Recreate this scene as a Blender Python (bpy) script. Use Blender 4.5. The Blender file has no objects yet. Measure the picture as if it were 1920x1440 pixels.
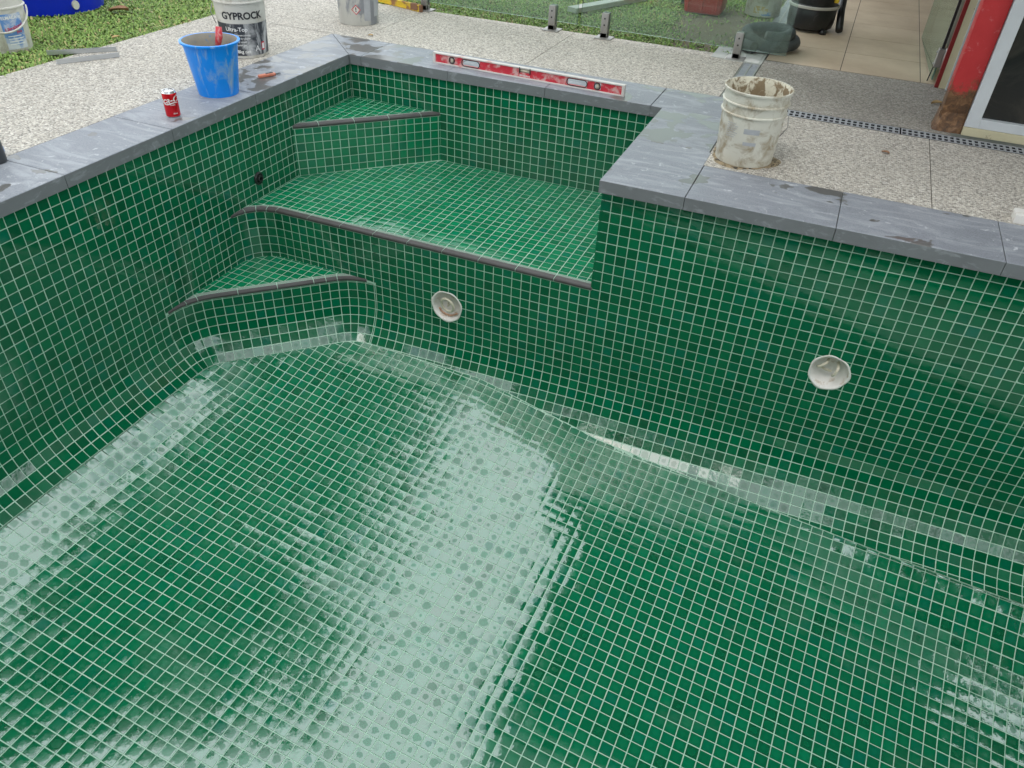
import bpy, bmesh, math, random
import numpy as np
from mathutils import Vector, Matrix

random.seed(7); rng = np.random.default_rng(7)
S = 0.05                       # one mosaic pitch = 50 mm; everything below is measured in pitches
scn = bpy.context.scene
COL = scn.collection

# ------------------------------------------------------------------ camera
F_PX, CX, CY, CZ = 1439.04334, 54.98549, -82.63436, 26.90448
YAW, PIT, ROL = -.36733, .6566, .05348
def cam_axes():
    sy, cy = math.sin(YAW), math.cos(YAW); sp, cp = math.sin(PIT), math.cos(PIT)
    fw = np.array([sy*cp, cy*cp, -sp]); rt = np.array([cy, -sy, 0.]); up = np.cross(rt, fw)
    c, s = math.cos(ROL), math.sin(ROL)
    return c*rt+s*up, -s*rt+c*up, fw
RT, UP, FW = cam_axes(); CAM = np.array([CX, CY, CZ])
cd = bpy.data.cameras.new('camera'); cam = bpy.data.objects.new('camera', cd); COL.objects.link(cam)
cd.sensor_width = 36; cd.lens = 36*F_PX/1920; cd.clip_start = .05; cd.clip_end = 600
M = Matrix.Identity(4)
for i in range(3):
    M[i][0], M[i][1], M[i][2], M[i][3] = RT[i], UP[i], -FW[i], CAM[i]*S
cam.matrix_world = M; scn.camera = cam
def project(V):
    q = (np.asarray(V)-CAM) @ np.stack([RT, UP, FW], 1)
    d = np.maximum(q[:, 2], 1e-3)
    return 960+F_PX*q[:, 0]/d, 720-F_PX*q[:, 1]/d, q[:, 2]

# ------------------------------------------------------------------ world, sun, exposure
SUN_EL, SUN_AZ = 58, 200
w = bpy.data.worlds.new('World'); scn.world = w; w.use_nodes = True
wt = w.node_tree; wt.nodes.clear()
def wn(t): return wt.nodes.new(t)
out = wn('ShaderNodeOutputWorld'); bg = wn('ShaderNodeBackground'); bg.inputs[1].default_value = .15
sky = wn('ShaderNodeTexSky'); sky.sky_type = 'NISHITA'; sky.sun_disc = False
sky.sun_elevation = math.radians(SUN_EL); sky.sun_rotation = math.radians(SUN_AZ)
sky.air_density = 1.0; sky.dust_density = 2.5; sky.ozone_density = 1.5
tc = wn('ShaderNodeTexCoord'); mp = wn('ShaderNodeMapping'); mp.inputs['Scale'].default_value = (1, 1, 2.2)
nz = wn('ShaderNodeTexNoise'); nz.inputs['Scale'].default_value = 5.5; nz.inputs['Detail'].default_value = 7; nz.inputs['Roughness'].default_value = .6
cr = wn('ShaderNodeValToRGB'); cr.color_ramp.elements[0].position = .30; cr.color_ramp.elements[1].position = .50
mx = wn('ShaderNodeMix'); mx.data_type = 'RGBA'
CLOUD = 16.0
mx.inputs[7].default_value = (CLOUD*.93, CLOUD, CLOUD*1.03, 1)
wt.links.new(tc.outputs['Generated'], mp.inputs[0]); wt.links.new(mp.outputs[0], nz.inputs['Vector'])
wt.links.new(nz.outputs['Fac'], cr.inputs[0]); wt.links.new(cr.outputs[0], mx.inputs[0])
wt.links.new(sky.outputs[0], mx.inputs[6]); wt.links.new(mx.outputs[2], bg.inputs[0]); wt.links.new(bg.outputs[0], out.inputs[0])
ld = bpy.data.lights.new('sun', 'SUN'); ld.energy = .6; ld.angle = math.radians(25); ld.color = (1, .97, .92)
sun = bpy.data.objects.new('sun', ld); COL.objects.link(sun)
e_, a_ = math.radians(SUN_EL), math.radians(SUN_AZ)
sd = Vector((math.sin(a_)*math.cos(e_), math.cos(a_)*math.cos(e_), math.sin(e_)))
sun.rotation_euler = sd.to_track_quat('Z', 'Y').to_euler()
vs = scn.view_settings; vs.view_transform = 'Standard'; vs.look = 'None'; vs.gamma = 1; vs.use_curve_mapping = False
vs.exposure = 0.08
scn.cycles.max_bounces = 8; scn.cycles.transparent_max_bounces = 12

# ------------------------------------------------------------------ materials
MATS = {}
class NT:
    def __init__(s, name):
        s.m = bpy.data.materials.new(name); s.m.use_nodes = True; s.t = s.m.node_tree; s.t.nodes.clear()
        s.o = s.n('ShaderNodeOutputMaterial'); s.b = s.n('ShaderNodeBsdfPrincipled'); s.l(s.b.outputs[0], s.o.inputs[0])
        MATS[name] = s.m
    def n(s, t, **k):
        x = s.t.nodes.new(t)
        for a, v in k.items():
            if hasattr(x, a): setattr(x, a, v)
            else: x.inputs[a].default_value = v
        return x
    def l(s, a, b): s.t.links.new(a, b)
    def set(s, **k):
        for a, v in k.items(): s.b.inputs[a.replace('_', ' ')].default_value = v
    def co(s, scale=(1, 1, 1), rot=(0, 0, 0), kind='Object'):
        c = s.n('ShaderNodeTexCoord'); m = s.n('ShaderNodeMapping'); m.inputs['Scale'].default_value = scale; m.inputs['Rotation'].default_value = rot
        s.l(c.outputs[kind], m.inputs[0]); return m.outputs[0]
    def world(s, scale=(1, 1, 1), rot=(0, 0, 0)):
        c = s.n('ShaderNodeNewGeometry'); m = s.n('ShaderNodeMapping'); m.inputs['Scale'].default_value = scale; m.inputs['Rotation'].default_value = rot
        s.l(c.outputs['Position'], m.inputs[0]); return m.outputs[0]
    def noise(s, vec, scale, detail=4, rough=.55, dist=0):
        x = s.n('ShaderNodeTexNoise'); x.inputs['Scale'].default_value = scale; x.inputs['Detail'].default_value = detail
        x.inputs['Roughness'].default_value = rough; x.inputs['Distortion'].default_value = dist
        s.l(vec, x.inputs['Vector']); return x.outputs['Fac']
    def vor(s, vec, scale, feature='F1', out='Distance'):
        x = s.n('ShaderNodeTexVoronoi'); x.feature = feature; x.inputs['Scale'].default_value = scale; s.l(vec, x.inputs['Vector']); return x.outputs[out]
    def ramp(s, fac, stops):
        r = s.n('ShaderNodeValToRGB'); e = r.color_ramp.elements
        while len(e) < len(stops): e.new(.5)
        for i, (p, c) in enumerate(stops):
            e[i].position = p; e[i].color = c if isinstance(c, tuple) else (c, c, c, 1)
        s.l(fac, r.inputs[0]); return r.outputs[0]
    def mix(s, fac, a, b, mode='MIX'):
        m = s.n('ShaderNodeMix'); m.data_type = 'RGBA'; m.blend_type = mode
        for v, i in ((fac, 0), (a, 6), (b, 7)):
            if isinstance(v, (int, float)): m.inputs[i].default_value = v if i == 0 else (v, v, v, 1)
            elif isinstance(v, tuple): m.inputs[i].default_value = v
            else: s.l(v, m.inputs[i])
        return m.outputs[2]
    def math(s, op, a, b=0., c=None):
        m = s.n('ShaderNodeMath', operation=op)
        for i, v in enumerate((a, b, c)):
            if v is None: continue
            if isinstance(v, (int, float)): m.inputs[i].default_value = v
            else: s.l(v, m.inputs[i])
        return m.outputs[0]
    def bump(s, h, strength=.3, dist=.01):
        b = s.n('ShaderNodeBump'); b.inputs['Strength'].default_value = strength; b.inputs['Distance'].default_value = dist
        s.l(h, b.inputs['Height']); s.l(b.outputs[0], s.b.inputs['Normal'])
    def color(s, v):
        s.l(v, s.b.inputs['Base Color'])
def rgba(*c): return (*c, 1)

def simple(name, c, rough=.5, metal=0., var=.25, scale=12, bump=0., dirt=None, dirt_at=(.5, .62), dscale=9, stretch=(1, 1, 1), spec=.5):
    t = NT(name); v = t.co(stretch)
    f = t.noise(v, scale, 5)
    lo = tuple(x*(1-var) for x in c); hi = tuple(min(1, x*(1+var)) for x in c)
    col = t.mix(f, rgba(*lo), rgba(*hi))
    t.set(Roughness=rough, Metallic=metal, Specular_IOR_Level=spec)
    if dirt is not None:
        d = t.ramp(t.noise(v, dscale, 8, .65, .6), [(dirt_at[0], 0.), (dirt_at[1], 1.)])
        col = t.mix(d, col, rgba(*dirt))
        t.l(t.mix(d, rough, min(1, rough+.35)), t.b.inputs['Roughness'])
    t.color(col)
    if bump: t.bump(t.noise(v, scale*4, 6), bump, .004)
    return t.m

def glaze(name, haze, spots, lo=(.0015, .100, .038), hi=(.002, .175, .068), spec=1., ior=1.85):
    t = NT(name)
    a = t.n('ShaderNodeAttribute'); a.attribute_name = 'tint'
    u = t.n('ShaderNodeAttribute'); u.attribute_name = 'tuv'
    sx = t.n('ShaderNodeSeparateXYZ'); t.l(a.outputs['Vector'], sx.inputs[0])
    W = t.world()
    c = t.mix(sx.outputs[0], rgba(*lo), rgba(*hi))
    c = t.mix(t.math('MULTIPLY', sx.outputs[1], .35), c, rgba(.0, .16, .115))
    dist = t.n('ShaderNodeVectorMath', operation='LENGTH')
    # wobble the spot outline
    nn = t.n('ShaderNodeTexNoise'); nn.inputs['Scale'].default_value = 55; nn.inputs['Detail'].default_value = 2; t.l(W, nn.inputs['Vector'])
    sc = t.n('ShaderNodeVectorMath', operation='MULTIPLY_ADD'); t.l(nn.outputs['Color'], sc.inputs[0]); sc.inputs[1].default_value = (.42, .42, 0); sc.inputs[2].default_value = (-.21, -.21, 0)
    ad = t.n('ShaderNodeVectorMath', operation='ADD'); t.l(sc.outputs[0], ad.inputs[0]); t.l(u.outputs['Vector'], ad.inputs[1]); t.l(ad.outputs[0], dist.inputs[0])
    # glaze pools thin at the tile rim: slight darkening by glaze colour depth
    rim = t.ramp(dist.outputs['Value'], [(.18, 0.), (.62, 1.)])
    c = t.mix(t.math('MULTIPLY', rim, .30), c, rgba(.001, .085, .032))
    # cement film wiped over the tiles
    hz = t.ramp(t.noise(W, 2.1, 7, .62, .8), [(.56, 0.), (.78, 1.)])
    st = t.noise(t.world((3, 22, 8), (0, 0, .7)), 3.2, 5, .7)
    hz = t.math('MULTIPLY', hz, t.ramp(st, [(.35, .25), (.65, 1.)]))
    hz = t.math('MULTIPLY', hz, haze)
    c = t.mix(hz, c, rgba(.30, .42, .35))
    t.color(c)
    # dried water marks: round matt spot in the middle of many tiles
    r = t.math('MULTIPLY_ADD', sx.outputs[2], .30, .10)
    sp = t.math('LESS_THAN', dist.outputs['Value'], r)
    sp = t.math('MULTIPLY', sp, spots)
    t.l(t.math('MULTIPLY_ADD', sp, -.42*spec, spec), t.b.inputs['Specular IOR Level'])
    t.set(IOR=ior)
    rr = t.math('ADD', t.math('MULTIPLY', hz, .5), t.math('MULTIPLY_ADD', sp, .10, .045))
    t.l(rr, t.b.inputs['Roughness'])
    bn = t.noise(W, 48, 2); t.bump(bn, .22, .0012)
    return t.m
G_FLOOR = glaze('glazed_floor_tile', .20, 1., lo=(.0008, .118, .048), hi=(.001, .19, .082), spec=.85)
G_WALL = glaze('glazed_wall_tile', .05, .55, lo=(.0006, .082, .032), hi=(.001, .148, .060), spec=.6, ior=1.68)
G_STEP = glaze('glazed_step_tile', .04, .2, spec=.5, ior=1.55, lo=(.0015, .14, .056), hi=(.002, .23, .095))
t = NT('grout'); W = t.world()
t.color(t.mix(t.noise(W, 9, 5), rgba(.34, .53, .41), rgba(.48, .66, .52))); t.set(Roughness=.85)
GROUT = t.m
t = NT('dark_grout'); t.color(t.mix(t.noise(t.world(), 9, 5), rgba(.30, .33, .28), rgba(.42, .44, .38))); t.set(Roughness=.9)

def bluestone(name, wet):
    t = NT(name); v = t.world()
    base = t.mix(t.noise(v, 3, 6, .6), rgba(.20, .21, .235), rgba(.30, .315, .35))
    spk = t.noise(v, 160, 3); base = t.mix(t.ramp(spk, [(.45, 0.), (.75, .5)]), base, rgba(.10, .11, .13))
    # pale cement smears dragged along the stone
    sm = t.noise(t.world((2.2, 9, 5), (0, 0, .45)), 1.6, 7, .62, 1.2)
    base = t.mix(t.ramp(sm, [(.46, 0.), (.74, .55)]), base, rgba(.50, .515, .55))
    ch = t.noise(v, 22, 6, .7, .5); base = t.mix(t.ramp(ch, [(.60, 0.), (.70, .7)]), base, rgba(.66, .67, .70))
    wm = t.ramp(t.noise(v, wet[0], 4, .5, .3), [(wet[1], 0.), (wet[1]+.012, 1.)])
    base = t.mix(wm, base, rgba(.125, .122, .118))
    t.color(base); t.l(t.mix(wm, .55, .28), t.b.inputs['Roughness'])
    t.bump(t.noise(v, 220, 4), .12, .002); return t.m
STONE = bluestone('bluestone_paver', (5.0, .63)); STONE_WET = bluestone('bluestone_paver_wet', (8.5, .515))
t = NT('stone_edge'); v = t.world()
b = t.mix(t.noise(v, 5, 7, .65), rgba(.13, .132, .14), rgba(.23, .235, .25))
b = t.mix(t.ramp(t.noise(t.world((4, 4, 9)), 3, 7, .65, .6), [(.55, 0.), (.72, .55)]), b, rgba(.42, .43, .46)); t.color(b); t.set(Roughness=.6)
t.bump(t.noise(v, 200, 4), .15, .002); STONE_EDGE = t.m

def aggregate(name, tint=1., stain=.25):
    t = NT(name); v = t.world()
    x = t.n('ShaderNodeTexVoronoi'); x.inputs['Scale'].default_value = 118; t.l(v, x.inputs['Vector'])
    bw = t.n('ShaderNodeSeparateColor'); t.l(x.outputs['Color'], bw.inputs[0])
    peb = t.ramp(bw.outputs[0], [(0., rgba(.14, .125, .115)), (.25, rgba(.30, .27, .24)), (.55, rgba(.52, .465, .40)), (.8, rgba(.66, .61, .54)), (1., rgba(.82, .78, .72))])
    d = t.vor(v, 118, 'DISTANCE_TO_EDGE')
    c = t.mix(t.ramp(d, [(.03, 1.), (.16, 0.)]), peb, rgba(.45, .415, .37))
    big = t.noise(v, 1.1, 6, .6); c = t.mix(t.ramp(big, [(.35, 0.), (.7, stain)]), c, rgba(.26, .24, .21))
    c = t.mix(1., c, rgba(tint, tint, tint*.99), 'MULTIPLY')
    t.color(c); t.set(Roughness=.8); t.bump(d, .5, .004); return t.m
AGG = aggregate('exposed_aggregate'); AGG2 = aggregate('exposed_aggregate_shaded', .74, .5)  # darker second copy paints in shade under the eave, plus heavier stains

t = NT('nosing_tile'); v = t.world(); t.color(t.mix(t.noise(v, 20, 4), rgba(.05, .045, .044), rgba(.085, .078, .076))); t.set(Roughness=.45); NOSE = t.m
t = NT('grass_blade'); g = t.n('ShaderNodeAttribute'); g.attribute_name = 'tint'; sp_ = t.n('ShaderNodeSeparateXYZ'); t.l(g.outputs['Vector'], sp_.inputs[0])
t.color(t.ramp(sp_.outputs[0], [(0., rgba(.10, .17, .03)), (.5, rgba(.22, .36, .07)), (.85, rgba(.36, .48, .12)), (1., rgba(.50, .40, .18))])); t.set(Roughness=.6)
t.b.inputs['Subsurface Weight'].default_value = 0.0; GRASS = t.m
t = NT('lawn_soil'); v = t.world(); t.color(t.mix(t.noise(v, 7, 7, .65), rgba(.07, .085, .03), rgba(.15, .16, .06))); t.set(Roughness=1.); SOIL = t.m
t = NT('bare_soil'); v = t.world(); t.color(t.mix(t.noise(v, 5, 7, .65), rgba(.12, .10, .065), rgba(.24, .20, .14))); t.set(Roughness=1.); t.bump(t.noise(v, 40, 6), .6, .02); BARE = t.m
CREAM = NT('cream_porcelain'); v = CREAM.world(); CREAM.color(CREAM.mix(CREAM.ramp(CREAM.noise(v, 2.2, 7, .65), [(.35, 0.), (.75, 1.)]), rgba(.66, .54, .40), rgba(.45, .34, .235))); CREAM.set(Roughness=.45); CREAM = CREAM.m
MORTAR = simple('grey_mortar', (.36, .33, .28), .9, var=.35, scale=30, bump=.5)
STEEL = simple('brushed_steel', (.36, .35, .33), .5, .8, .15, 60, stretch=(1, 1, .2))
ALU = simple('aluminium', (.56, .58, .60), .35, .85, .1, 30)
ALU_PAINT = simple('white_aluminium_frame', (.60, .62, .64), .4, 0, .08, 20, dirt=(.40, .36, .30), dirt_at=(.62, .75))
BLACK = simple('black_plastic', (.018, .018, .019), .35, 0, .3, 20, dirt=(.10, .10, .095), dirt_at=(.60, .8))
DGREY = simple('dark_grey_rubber', (.055, .065, .07), .65, 0, .3, 25, dirt=(.16, .17, .17), dirt_at=(.5, .8))
WHITE_PAIL = simple('white_pail_plastic', (.62, .60, .55), .42, 0, .12, 10, dirt=(.42, .38, .31), dirt_at=(.50, .68), dscale=14)
WHITE_PAIL2 = simple('white_pail_grimy', (.62, .60, .52), .45, 0, .12, 10, dirt=(.34, .28, .19), dirt_at=(.46, .66), dscale=16)
MUCK = simple('dried_plaster', (.66, .62, .50), .85, 0, .2, 18, .8, dirt=(.24, .18, .11), dirt_at=(.47, .55), dscale=22)
GREY_PAIL = simple('grey_smeared_pail', (.52, .51, .47), .55, 0, .2, 8, dirt=(.26, .27, .29), dirt_at=(.48, .6), dscale=12, stretch=(1, 1, .35))
BLUE_PAIL = simple('blue_bucket_plastic', (.0, .27, .90), .38, 0, .10, 6, dirt=(.38, .50, .66), dirt_at=(.55, .70), dscale=13, stretch=(1, 1, .32))
BLUE_IN = simple('blue_bucket_inside', (.30, .28, .24), .85, 0, .3, 14, dirt=(.04, .22, .50), dirt_at=(.58, .64), dscale=9)
TUB_BLUE = simple('royal_blue_plastic', (.0, .018, .50), .3, 0, .15, 6)
RED_PLASTIC = simple('red_plastic', (.50, .02, .025), .4, 0, .2, 10, dirt=(.38, .20, .17), dirt_at=(.62, .8))
LEVEL_RED = simple('red_level_body', (.58, .03, .05), .4, 0, .15, 10, dirt=(.62, .38, .36), dirt_at=(.48, .62), dscale=16)
LEVEL_RAIL = simple('cement_dusted_rail', (.64, .60, .57), .5, 0, .15, 12, dirt=(.60, .28, .26), dirt_at=(.6, .72))
YELLOW = simple('yellow_level_body', (.68, .46, .02), .45, 0, .15, 10, dirt=(.34, .17, .07), dirt_at=(.55, .62), dscale=8)
RUSTY = simple('rusty_brown', (.22, .11, .06), .8, 0, .4, 12, dirt=(.45, .40, .34), dirt_at=(.6, .7))
ORANGE = simple('salmon_knife_handle', (.62, .20, .12), .45, 0, .15, 20, dirt=(.60, .42, .36), dirt_at=(.55, .7), dscale=30)
CAN_RED = simple('can_red', (.62, .006, .015), .22, .35, .04, 5)
CAN_ALU = simple('can_silver', (.74, .74, .75), .25, .9, .05, 20)
INK_W = simple('white_print', (.80, .79, .77), .5, 0, .05, 20)
INK_K = simple('black_print', (.03, .03, .035), .5, 0, .2, 20)
INK_R = simple('red_print', (.60, .03, .05), .5, 0, .1, 20)
INK_G = simple('grey_print', (.40, .41, .43), .6, 0, .2, 30)
LBL_K = simple('black_label_smeared', (.035, .04, .05), .5, 0, .2, 10, dirt=(.50, .50, .50), dirt_at=(.50, .64), dscale=15, stretch=(1, 1, .4))
LBL_B = simple('blue_label_worn', (.12, .28, .62), .5, 0, .3, 10, dirt=(.62, .64, .68), dirt_at=(.47, .6), dscale=14)
PVC = simple('cement_white_pvc', (.74, .71, .67), .6, 0, .08, 14, dirt=(.50, .40, .30), dirt_at=(.55, .72), dscale=22)
CONDUIT = simple('cream_conduit', (.62, .56, .44), .5, 0, .1, 20)
PEACH = simple('rust_stained_silicone', (.52, .30, .20), .7, 0, .3, 30)
t = NT('red_painted_steel'); v = t.co()
c = t.mix(t.noise(v, 9, 6), rgba(.42, .018, .022), rgba(.62, .045, .05))
c = t.mix(t.ramp(t.noise(v, 24, 8, .7), [(.60, 0.), (.72, .6)]), c, rgba(.62, .34, .32))
sz = t.n('ShaderNodeSeparateXYZ'); t.l(v, sz.inputs[0])
hgt = t.math('ADD', sz.outputs[2], t.math('MULTIPLY', t.noise(v, 13, 6, .7), -.34))
rust = t.ramp(hgt, [(.02, 1.), (.07, 0.)])
rc = t.ramp(t.noise(v, 30, 8, .7, .8), [(.3, rgba(.05, .03, .02)), (.5, rgba(.15, .075, .035)), (.68, rgba(.32, .17, .08)), (.8, rgba(.42, .36, .30))])
t.color(t.mix(rust, c, rc)); t.set(Roughness=.5); t.bump(t.noise(v, 35, 7), .25, .006); RED_STEEL = t.m
t = NT('dirty_dark_glass'); v = t.co()
t.color(t.mix(t.ramp(t.noise(v, 3.2, 8, .68, .8), [(.45, 0.), (.8, 1.)]), rgba(.016, .017, .016), rgba(.075, .068, .055))); t.set(Roughness=.22); DARKGLASS = t.m
CREAM_PAINT = simple('cream_flaking_paint', (.60, .54, .36), .6, 0, .15, 12, dirt=(.20, .13, .08), dirt_at=(.62, .68), dscale=20)
DKRED = simple('dark_red_steel', (.24, .02, .02), .4, 0, .3, 14)
def glass(name, col, alpha_mix, dust=.10):
    t = NT(name); t.t.nodes.remove(t.b)
    tr = t.n('ShaderNodeBsdfTransparent'); tr.inputs[0].default_value = rgba(*col)
    gl = t.n('ShaderNodeBsdfGlossy'); gl.inputs['Roughness'].default_value = .04; gl.inputs[0].default_value = rgba(.9, 1, .95)
    fr = t.n('ShaderNodeFresnel'); fr.inputs[0].default_value = 1.5
    m1 = t.n('ShaderNodeMixShader'); t.l(fr.outputs[0], m1.inputs[0]); t.l(tr.outputs[0], m1.inputs[1]); t.l(gl.outputs[0], m1.inputs[2])
    df = t.n('ShaderNodeBsdfDiffuse'); df.inputs[0].default_value = rgba(*alpha_mix)
    m2 = t.n('ShaderNodeMixShader'); t.l(t.ramp(t.noise(t.co(), 3, 6, .65), [(.3, dust*.6), (.8, dust*1.5)]), m2.inputs[0])
    t.l(m1.outputs[0], m2.inputs[1]); t.l(df.outputs[0], m2.inputs[2]); t.l(m2.outputs[0], t.o.inputs[0]); return t.m
GLASS = glass('clear_fence_glass', (.86, .93, .89), (.50, .62, .54), .07)
GLASS2 = glass('greenish_door_glass', (.80, .84, .70), (.42, .45, .34), .16)
GLASS_EDGE = simple('glass_cut_edge', (.16, .28, .22), .2, 0, .1, 10)
t = NT('foliage'); g = t.n('ShaderNodeAttribute'); g.attribute_name = 'tint'; sp_ = t.n('ShaderNodeSeparateXYZ'); t.l(g.outputs['Vector'], sp_.inputs[0])
t.color(t.ramp(sp_.outputs[0], [(0., rgba(.02, .045, .012)), (.6, rgba(.045, .085, .02)), (1., rgba(.10, .14, .035))])); t.set(Roughness=.6); LEAF = t.m
BARK = simple('bark', (.13, .10, .075), .9, 0, .35, 15, .6)
RENDER_WALL = simple('weathered_wall', (.20, .185, .165), .9, 0, .2, 4)
SOFFIT = simple('timber_soffit', (.075, .06, .045), .8, 0, .25, 5)
ROOF = simple('roof_sheet', (.12, .13, .14), .5, 0, .2, 4)
PINE = simple('weathered_plank', (.50, .50, .47), .7, 0, .2, 14, stretch=(4, 1, 1))
INTERIOR = simple('dim_interior', (.02, .018, .016), .9)

# ------------------------------------------------------------------ mesh helpers (coordinates in pitches)
ROOTLOC = {}
def tag(o, label=None, cat=None, group=None, kind=None):
    if label: o['label'] = label
    if cat: o['category'] = cat
    if group: o['group'] = group
    if kind: o['kind'] = kind
    return o
def empty(name, loc, label, cat, group=None, kind=None):
    o = bpy.data.objects.new(name, None); COL.objects.link(o); o.location = Vector(loc)*S; o.empty_display_size = .05
    ROOTLOC[o.name] = Vector(loc)*S
    return tag(o, label, cat, group, kind)
def mesh_obj(name, V, Fc, mats, parent=None, smooth=False, mi=None, attrs=None, base=None):
    """V in pitches, world space."""
    V = np.asarray(V, float)*S
    org = np.zeros(3)
    if parent is not None:
        p = parent; org = np.zeros(3)
        while p is not None: org += np.array(p.location); p = p.parent
    elif base is not None: org = np.array(base, float)*S
    me = bpy.data.meshes.new(name); me.from_pydata((V-org).tolist(), [], [tuple(int(i) for i in f) for f in Fc])
    for m in (mats if isinstance(mats, (list, tuple)) else [mats]): me.materials.append(m)
    if smooth: me.polygons.foreach_set('use_smooth', [True]*len(me.polygons))
    if mi is not None: me.polygons.foreach_set('material_index', mi)
    if attrs:
        for k, a in attrs.items():
            at = me.attributes.new(k, 'FLOAT_VECTOR', 'POINT'); at.data.foreach_set('vector', np.asarray(a, float).ravel())
    me.update()
    o = bpy.data.objects.new(name, me); COL.objects.link(o)
    if parent is not None: o.parent = parent
    elif base is not None: o.location = org
    return o
class MB:
    def __init__(s): s.V = []; s.F = []
    def add(s, V, F):
        k = len(s.V); s.V += [tuple(v) for v in V]; s.F += [tuple(i+k for i in f) for f in F]; return s
    def box(s, x0, x1, y0, y1, z0, z1, bev=0, rot=0, c=None):
        if bev:
            bm = bmesh.new(); bmesh.ops.create_cube(bm, size=1)
            for v in bm.verts: v.co = Vector(((v.co.x+.5)*(x1-x0)+x0, (v.co.y+.5)*(y1-y0)+y0, (v.co.z+.5)*(z1-z0)+z0))
            bmesh.ops.bevel(bm, geom=bm.edges[:], offset=bev, segments=2, profile=.5, affect='EDGES')
            V = [v.co[:] for v in bm.verts]; F = [[v.index for v in f.verts] for f in bm.faces]; bm.free()
        else:
            V = [(x, y, z) for z in (z0, z1) for y in (y0, y1) for x in (x0, x1)]
            F = [(0, 2, 3, 1), (4, 5, 7, 6), (0, 1, 5, 4), (2, 6, 7, 3), (0, 4, 6, 2), (1, 3, 7, 5)]
        if rot:
            cx, cy = c if c else ((x0+x1)/2, (y0+y1)/2); ca, sa = math.cos(rot), math.sin(rot)
            V = [(cx+(a-cx)*ca-(b-cy)*sa, cy+(a-cx)*sa+(b-cy)*ca, z) for a, b, z in V]
        return s.add(V, F)
    def lathe(s, prof, c, n=48, close=False):
        V = []; F = []
        for r, z in prof:
            for i in range(n):
                a = 2*math.pi*i/n; V.append((c[0]+r*math.cos(a), c[1]+r*math.sin(a), c[2]+z))
        for k in range(len(prof)-1):
            for i in range(n):
                j = (i+1) % n; F.append((k*n+i, k*n+j, (k+1)*n+j, (k+1)*n+i))
        if close:
            F.append(tuple(range(n-1, -1, -1))); F.append(tuple((len(prof)-1)*n+i for i in range(n)))
        return s.add(V, F)
    def tube(s, pts, r, n=10, cap=True):
        pts = [Vector(p) for p in pts]; V = []; F = []; up = None
        for i, p in enumerate(pts):
            d = (pts[min(i+1, len(pts)-1)]-pts[max(i-1, 0)]).normalized()
            if up is None: up = d.orthogonal().normalized()
            up = (up-d*up.dot(d)).normalized(); q = d.cross(up); rr = r[i] if isinstance(r, (list, tuple)) else r
            for k in range(n):
                a = 2*math.pi*k/n; V.append((p+up*rr*math.cos(a)+q*rr*math.sin(a))[:])
        for i in range(len(pts)-1):
            for k in range(n):
                j = (k+1) % n; F.append((i*n+k, i*n+j, (i+1)*n+j, (i+1)*n+k))
        if cap: F.append(tuple(range(n-1, -1, -1))); F.append(tuple((len(pts)-1)*n+k for k in range(n)))
        return s.add(V, F)
    def prism(s, poly, z0, z1):
        n = len(poly); V = [(x, y, z0) for x, y in poly]+[(x, y, z1) for x, y in poly]
        return s.add(V, [tuple(range(n-1, -1, -1)), tuple(range(n, 2*n))]+[(i, (i+1) % n, n+(i+1) % n, n+i) for i in range(n)])
    def sheet(s, x0, x1, y0, y1, z): return s.add([(x0, y0, z), (x1, y0, z), (x1, y1, z), (x0, y1, z)], [(0, 1, 2, 3)])
    def rotz(s, ang, c):
        ca, sa = math.cos(ang), math.sin(ang); s.V = [(c[0]+(x-c[0])*ca-(y-c[1])*sa, c[1]+(x-c[0])*sa+(y-c[1])*ca, z) for x, y, z in s.V]; return s
    def build(s, name, mat, parent=None, smooth=False, base=None, **k):
        return mesh_obj(name, s.V, s.F, mat, parent, smooth, base=base, **k)
def autosmooth(o, deg=35):
    o.data.polygons.foreach_set('use_smooth', [True]*len(o.data.polygons)); o.data.set_sharp_from_angle(angle=math.radians(deg)); return o

# ------------------------------------------------------------------ tiling machinery
def clip(poly, vals):
    out = []; ov = []
    n = len(poly)
    for i in range(n):
        a, b = poly[i], poly[(i+1) % n]; va, vb = vals[i], vals[(i+1) % n]
        if va >= 0: out.append(a)
        if (va >= 0) != (vb >= 0):
            t = va/(va-vb); out.append((a[0]+(b[0]-a[0])*t, a[1]+(b[1]-a[1])*t))
    return out
def area2(p): return .5*sum(p[i][0]*p[(i+1) % len(p)][1]-p[(i+1) % len(p)][0]*p[i][1] for i in range(len(p)))
def inset(poly, d):
    """offset a convex CCW polygon inward"""
    n = len(poly); L = []
    for i in range(n):
        a = poly[i]; b = poly[(i+1) % n]; ex, ey = b[0]-a[0], b[1]-a[1]; l = math.hypot(ex, ey)
        if l < 1e-4: continue
        L.append((a[0]-ey/l*d, a[1]+ex/l*d, ex/l, ey/l))
    out = []; n = len(L)
    if n < 3: return None
    for i in range(n):
        p = L[i-1]; q = L[i]; det = p[2]*q[3]-p[3]*q[2]
        if abs(det) < 1e-3: out.append((q[0], q[1])); continue
        t = ((q[0]-p[0])*q[3]-(q[1]-p[1])*q[2])/det
        out.append((p[0]+p[2]*t, p[1]+p[3]*t))
    if area2(out) <= 0: return None
    for i in range(n):       # direction check
        a = out[i]; b = out[(i+1) % n]
        if (b[0]-a[0])*L[i][2]+(b[1]-a[1])*L[i][3] < 0: return None
    return out
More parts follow.
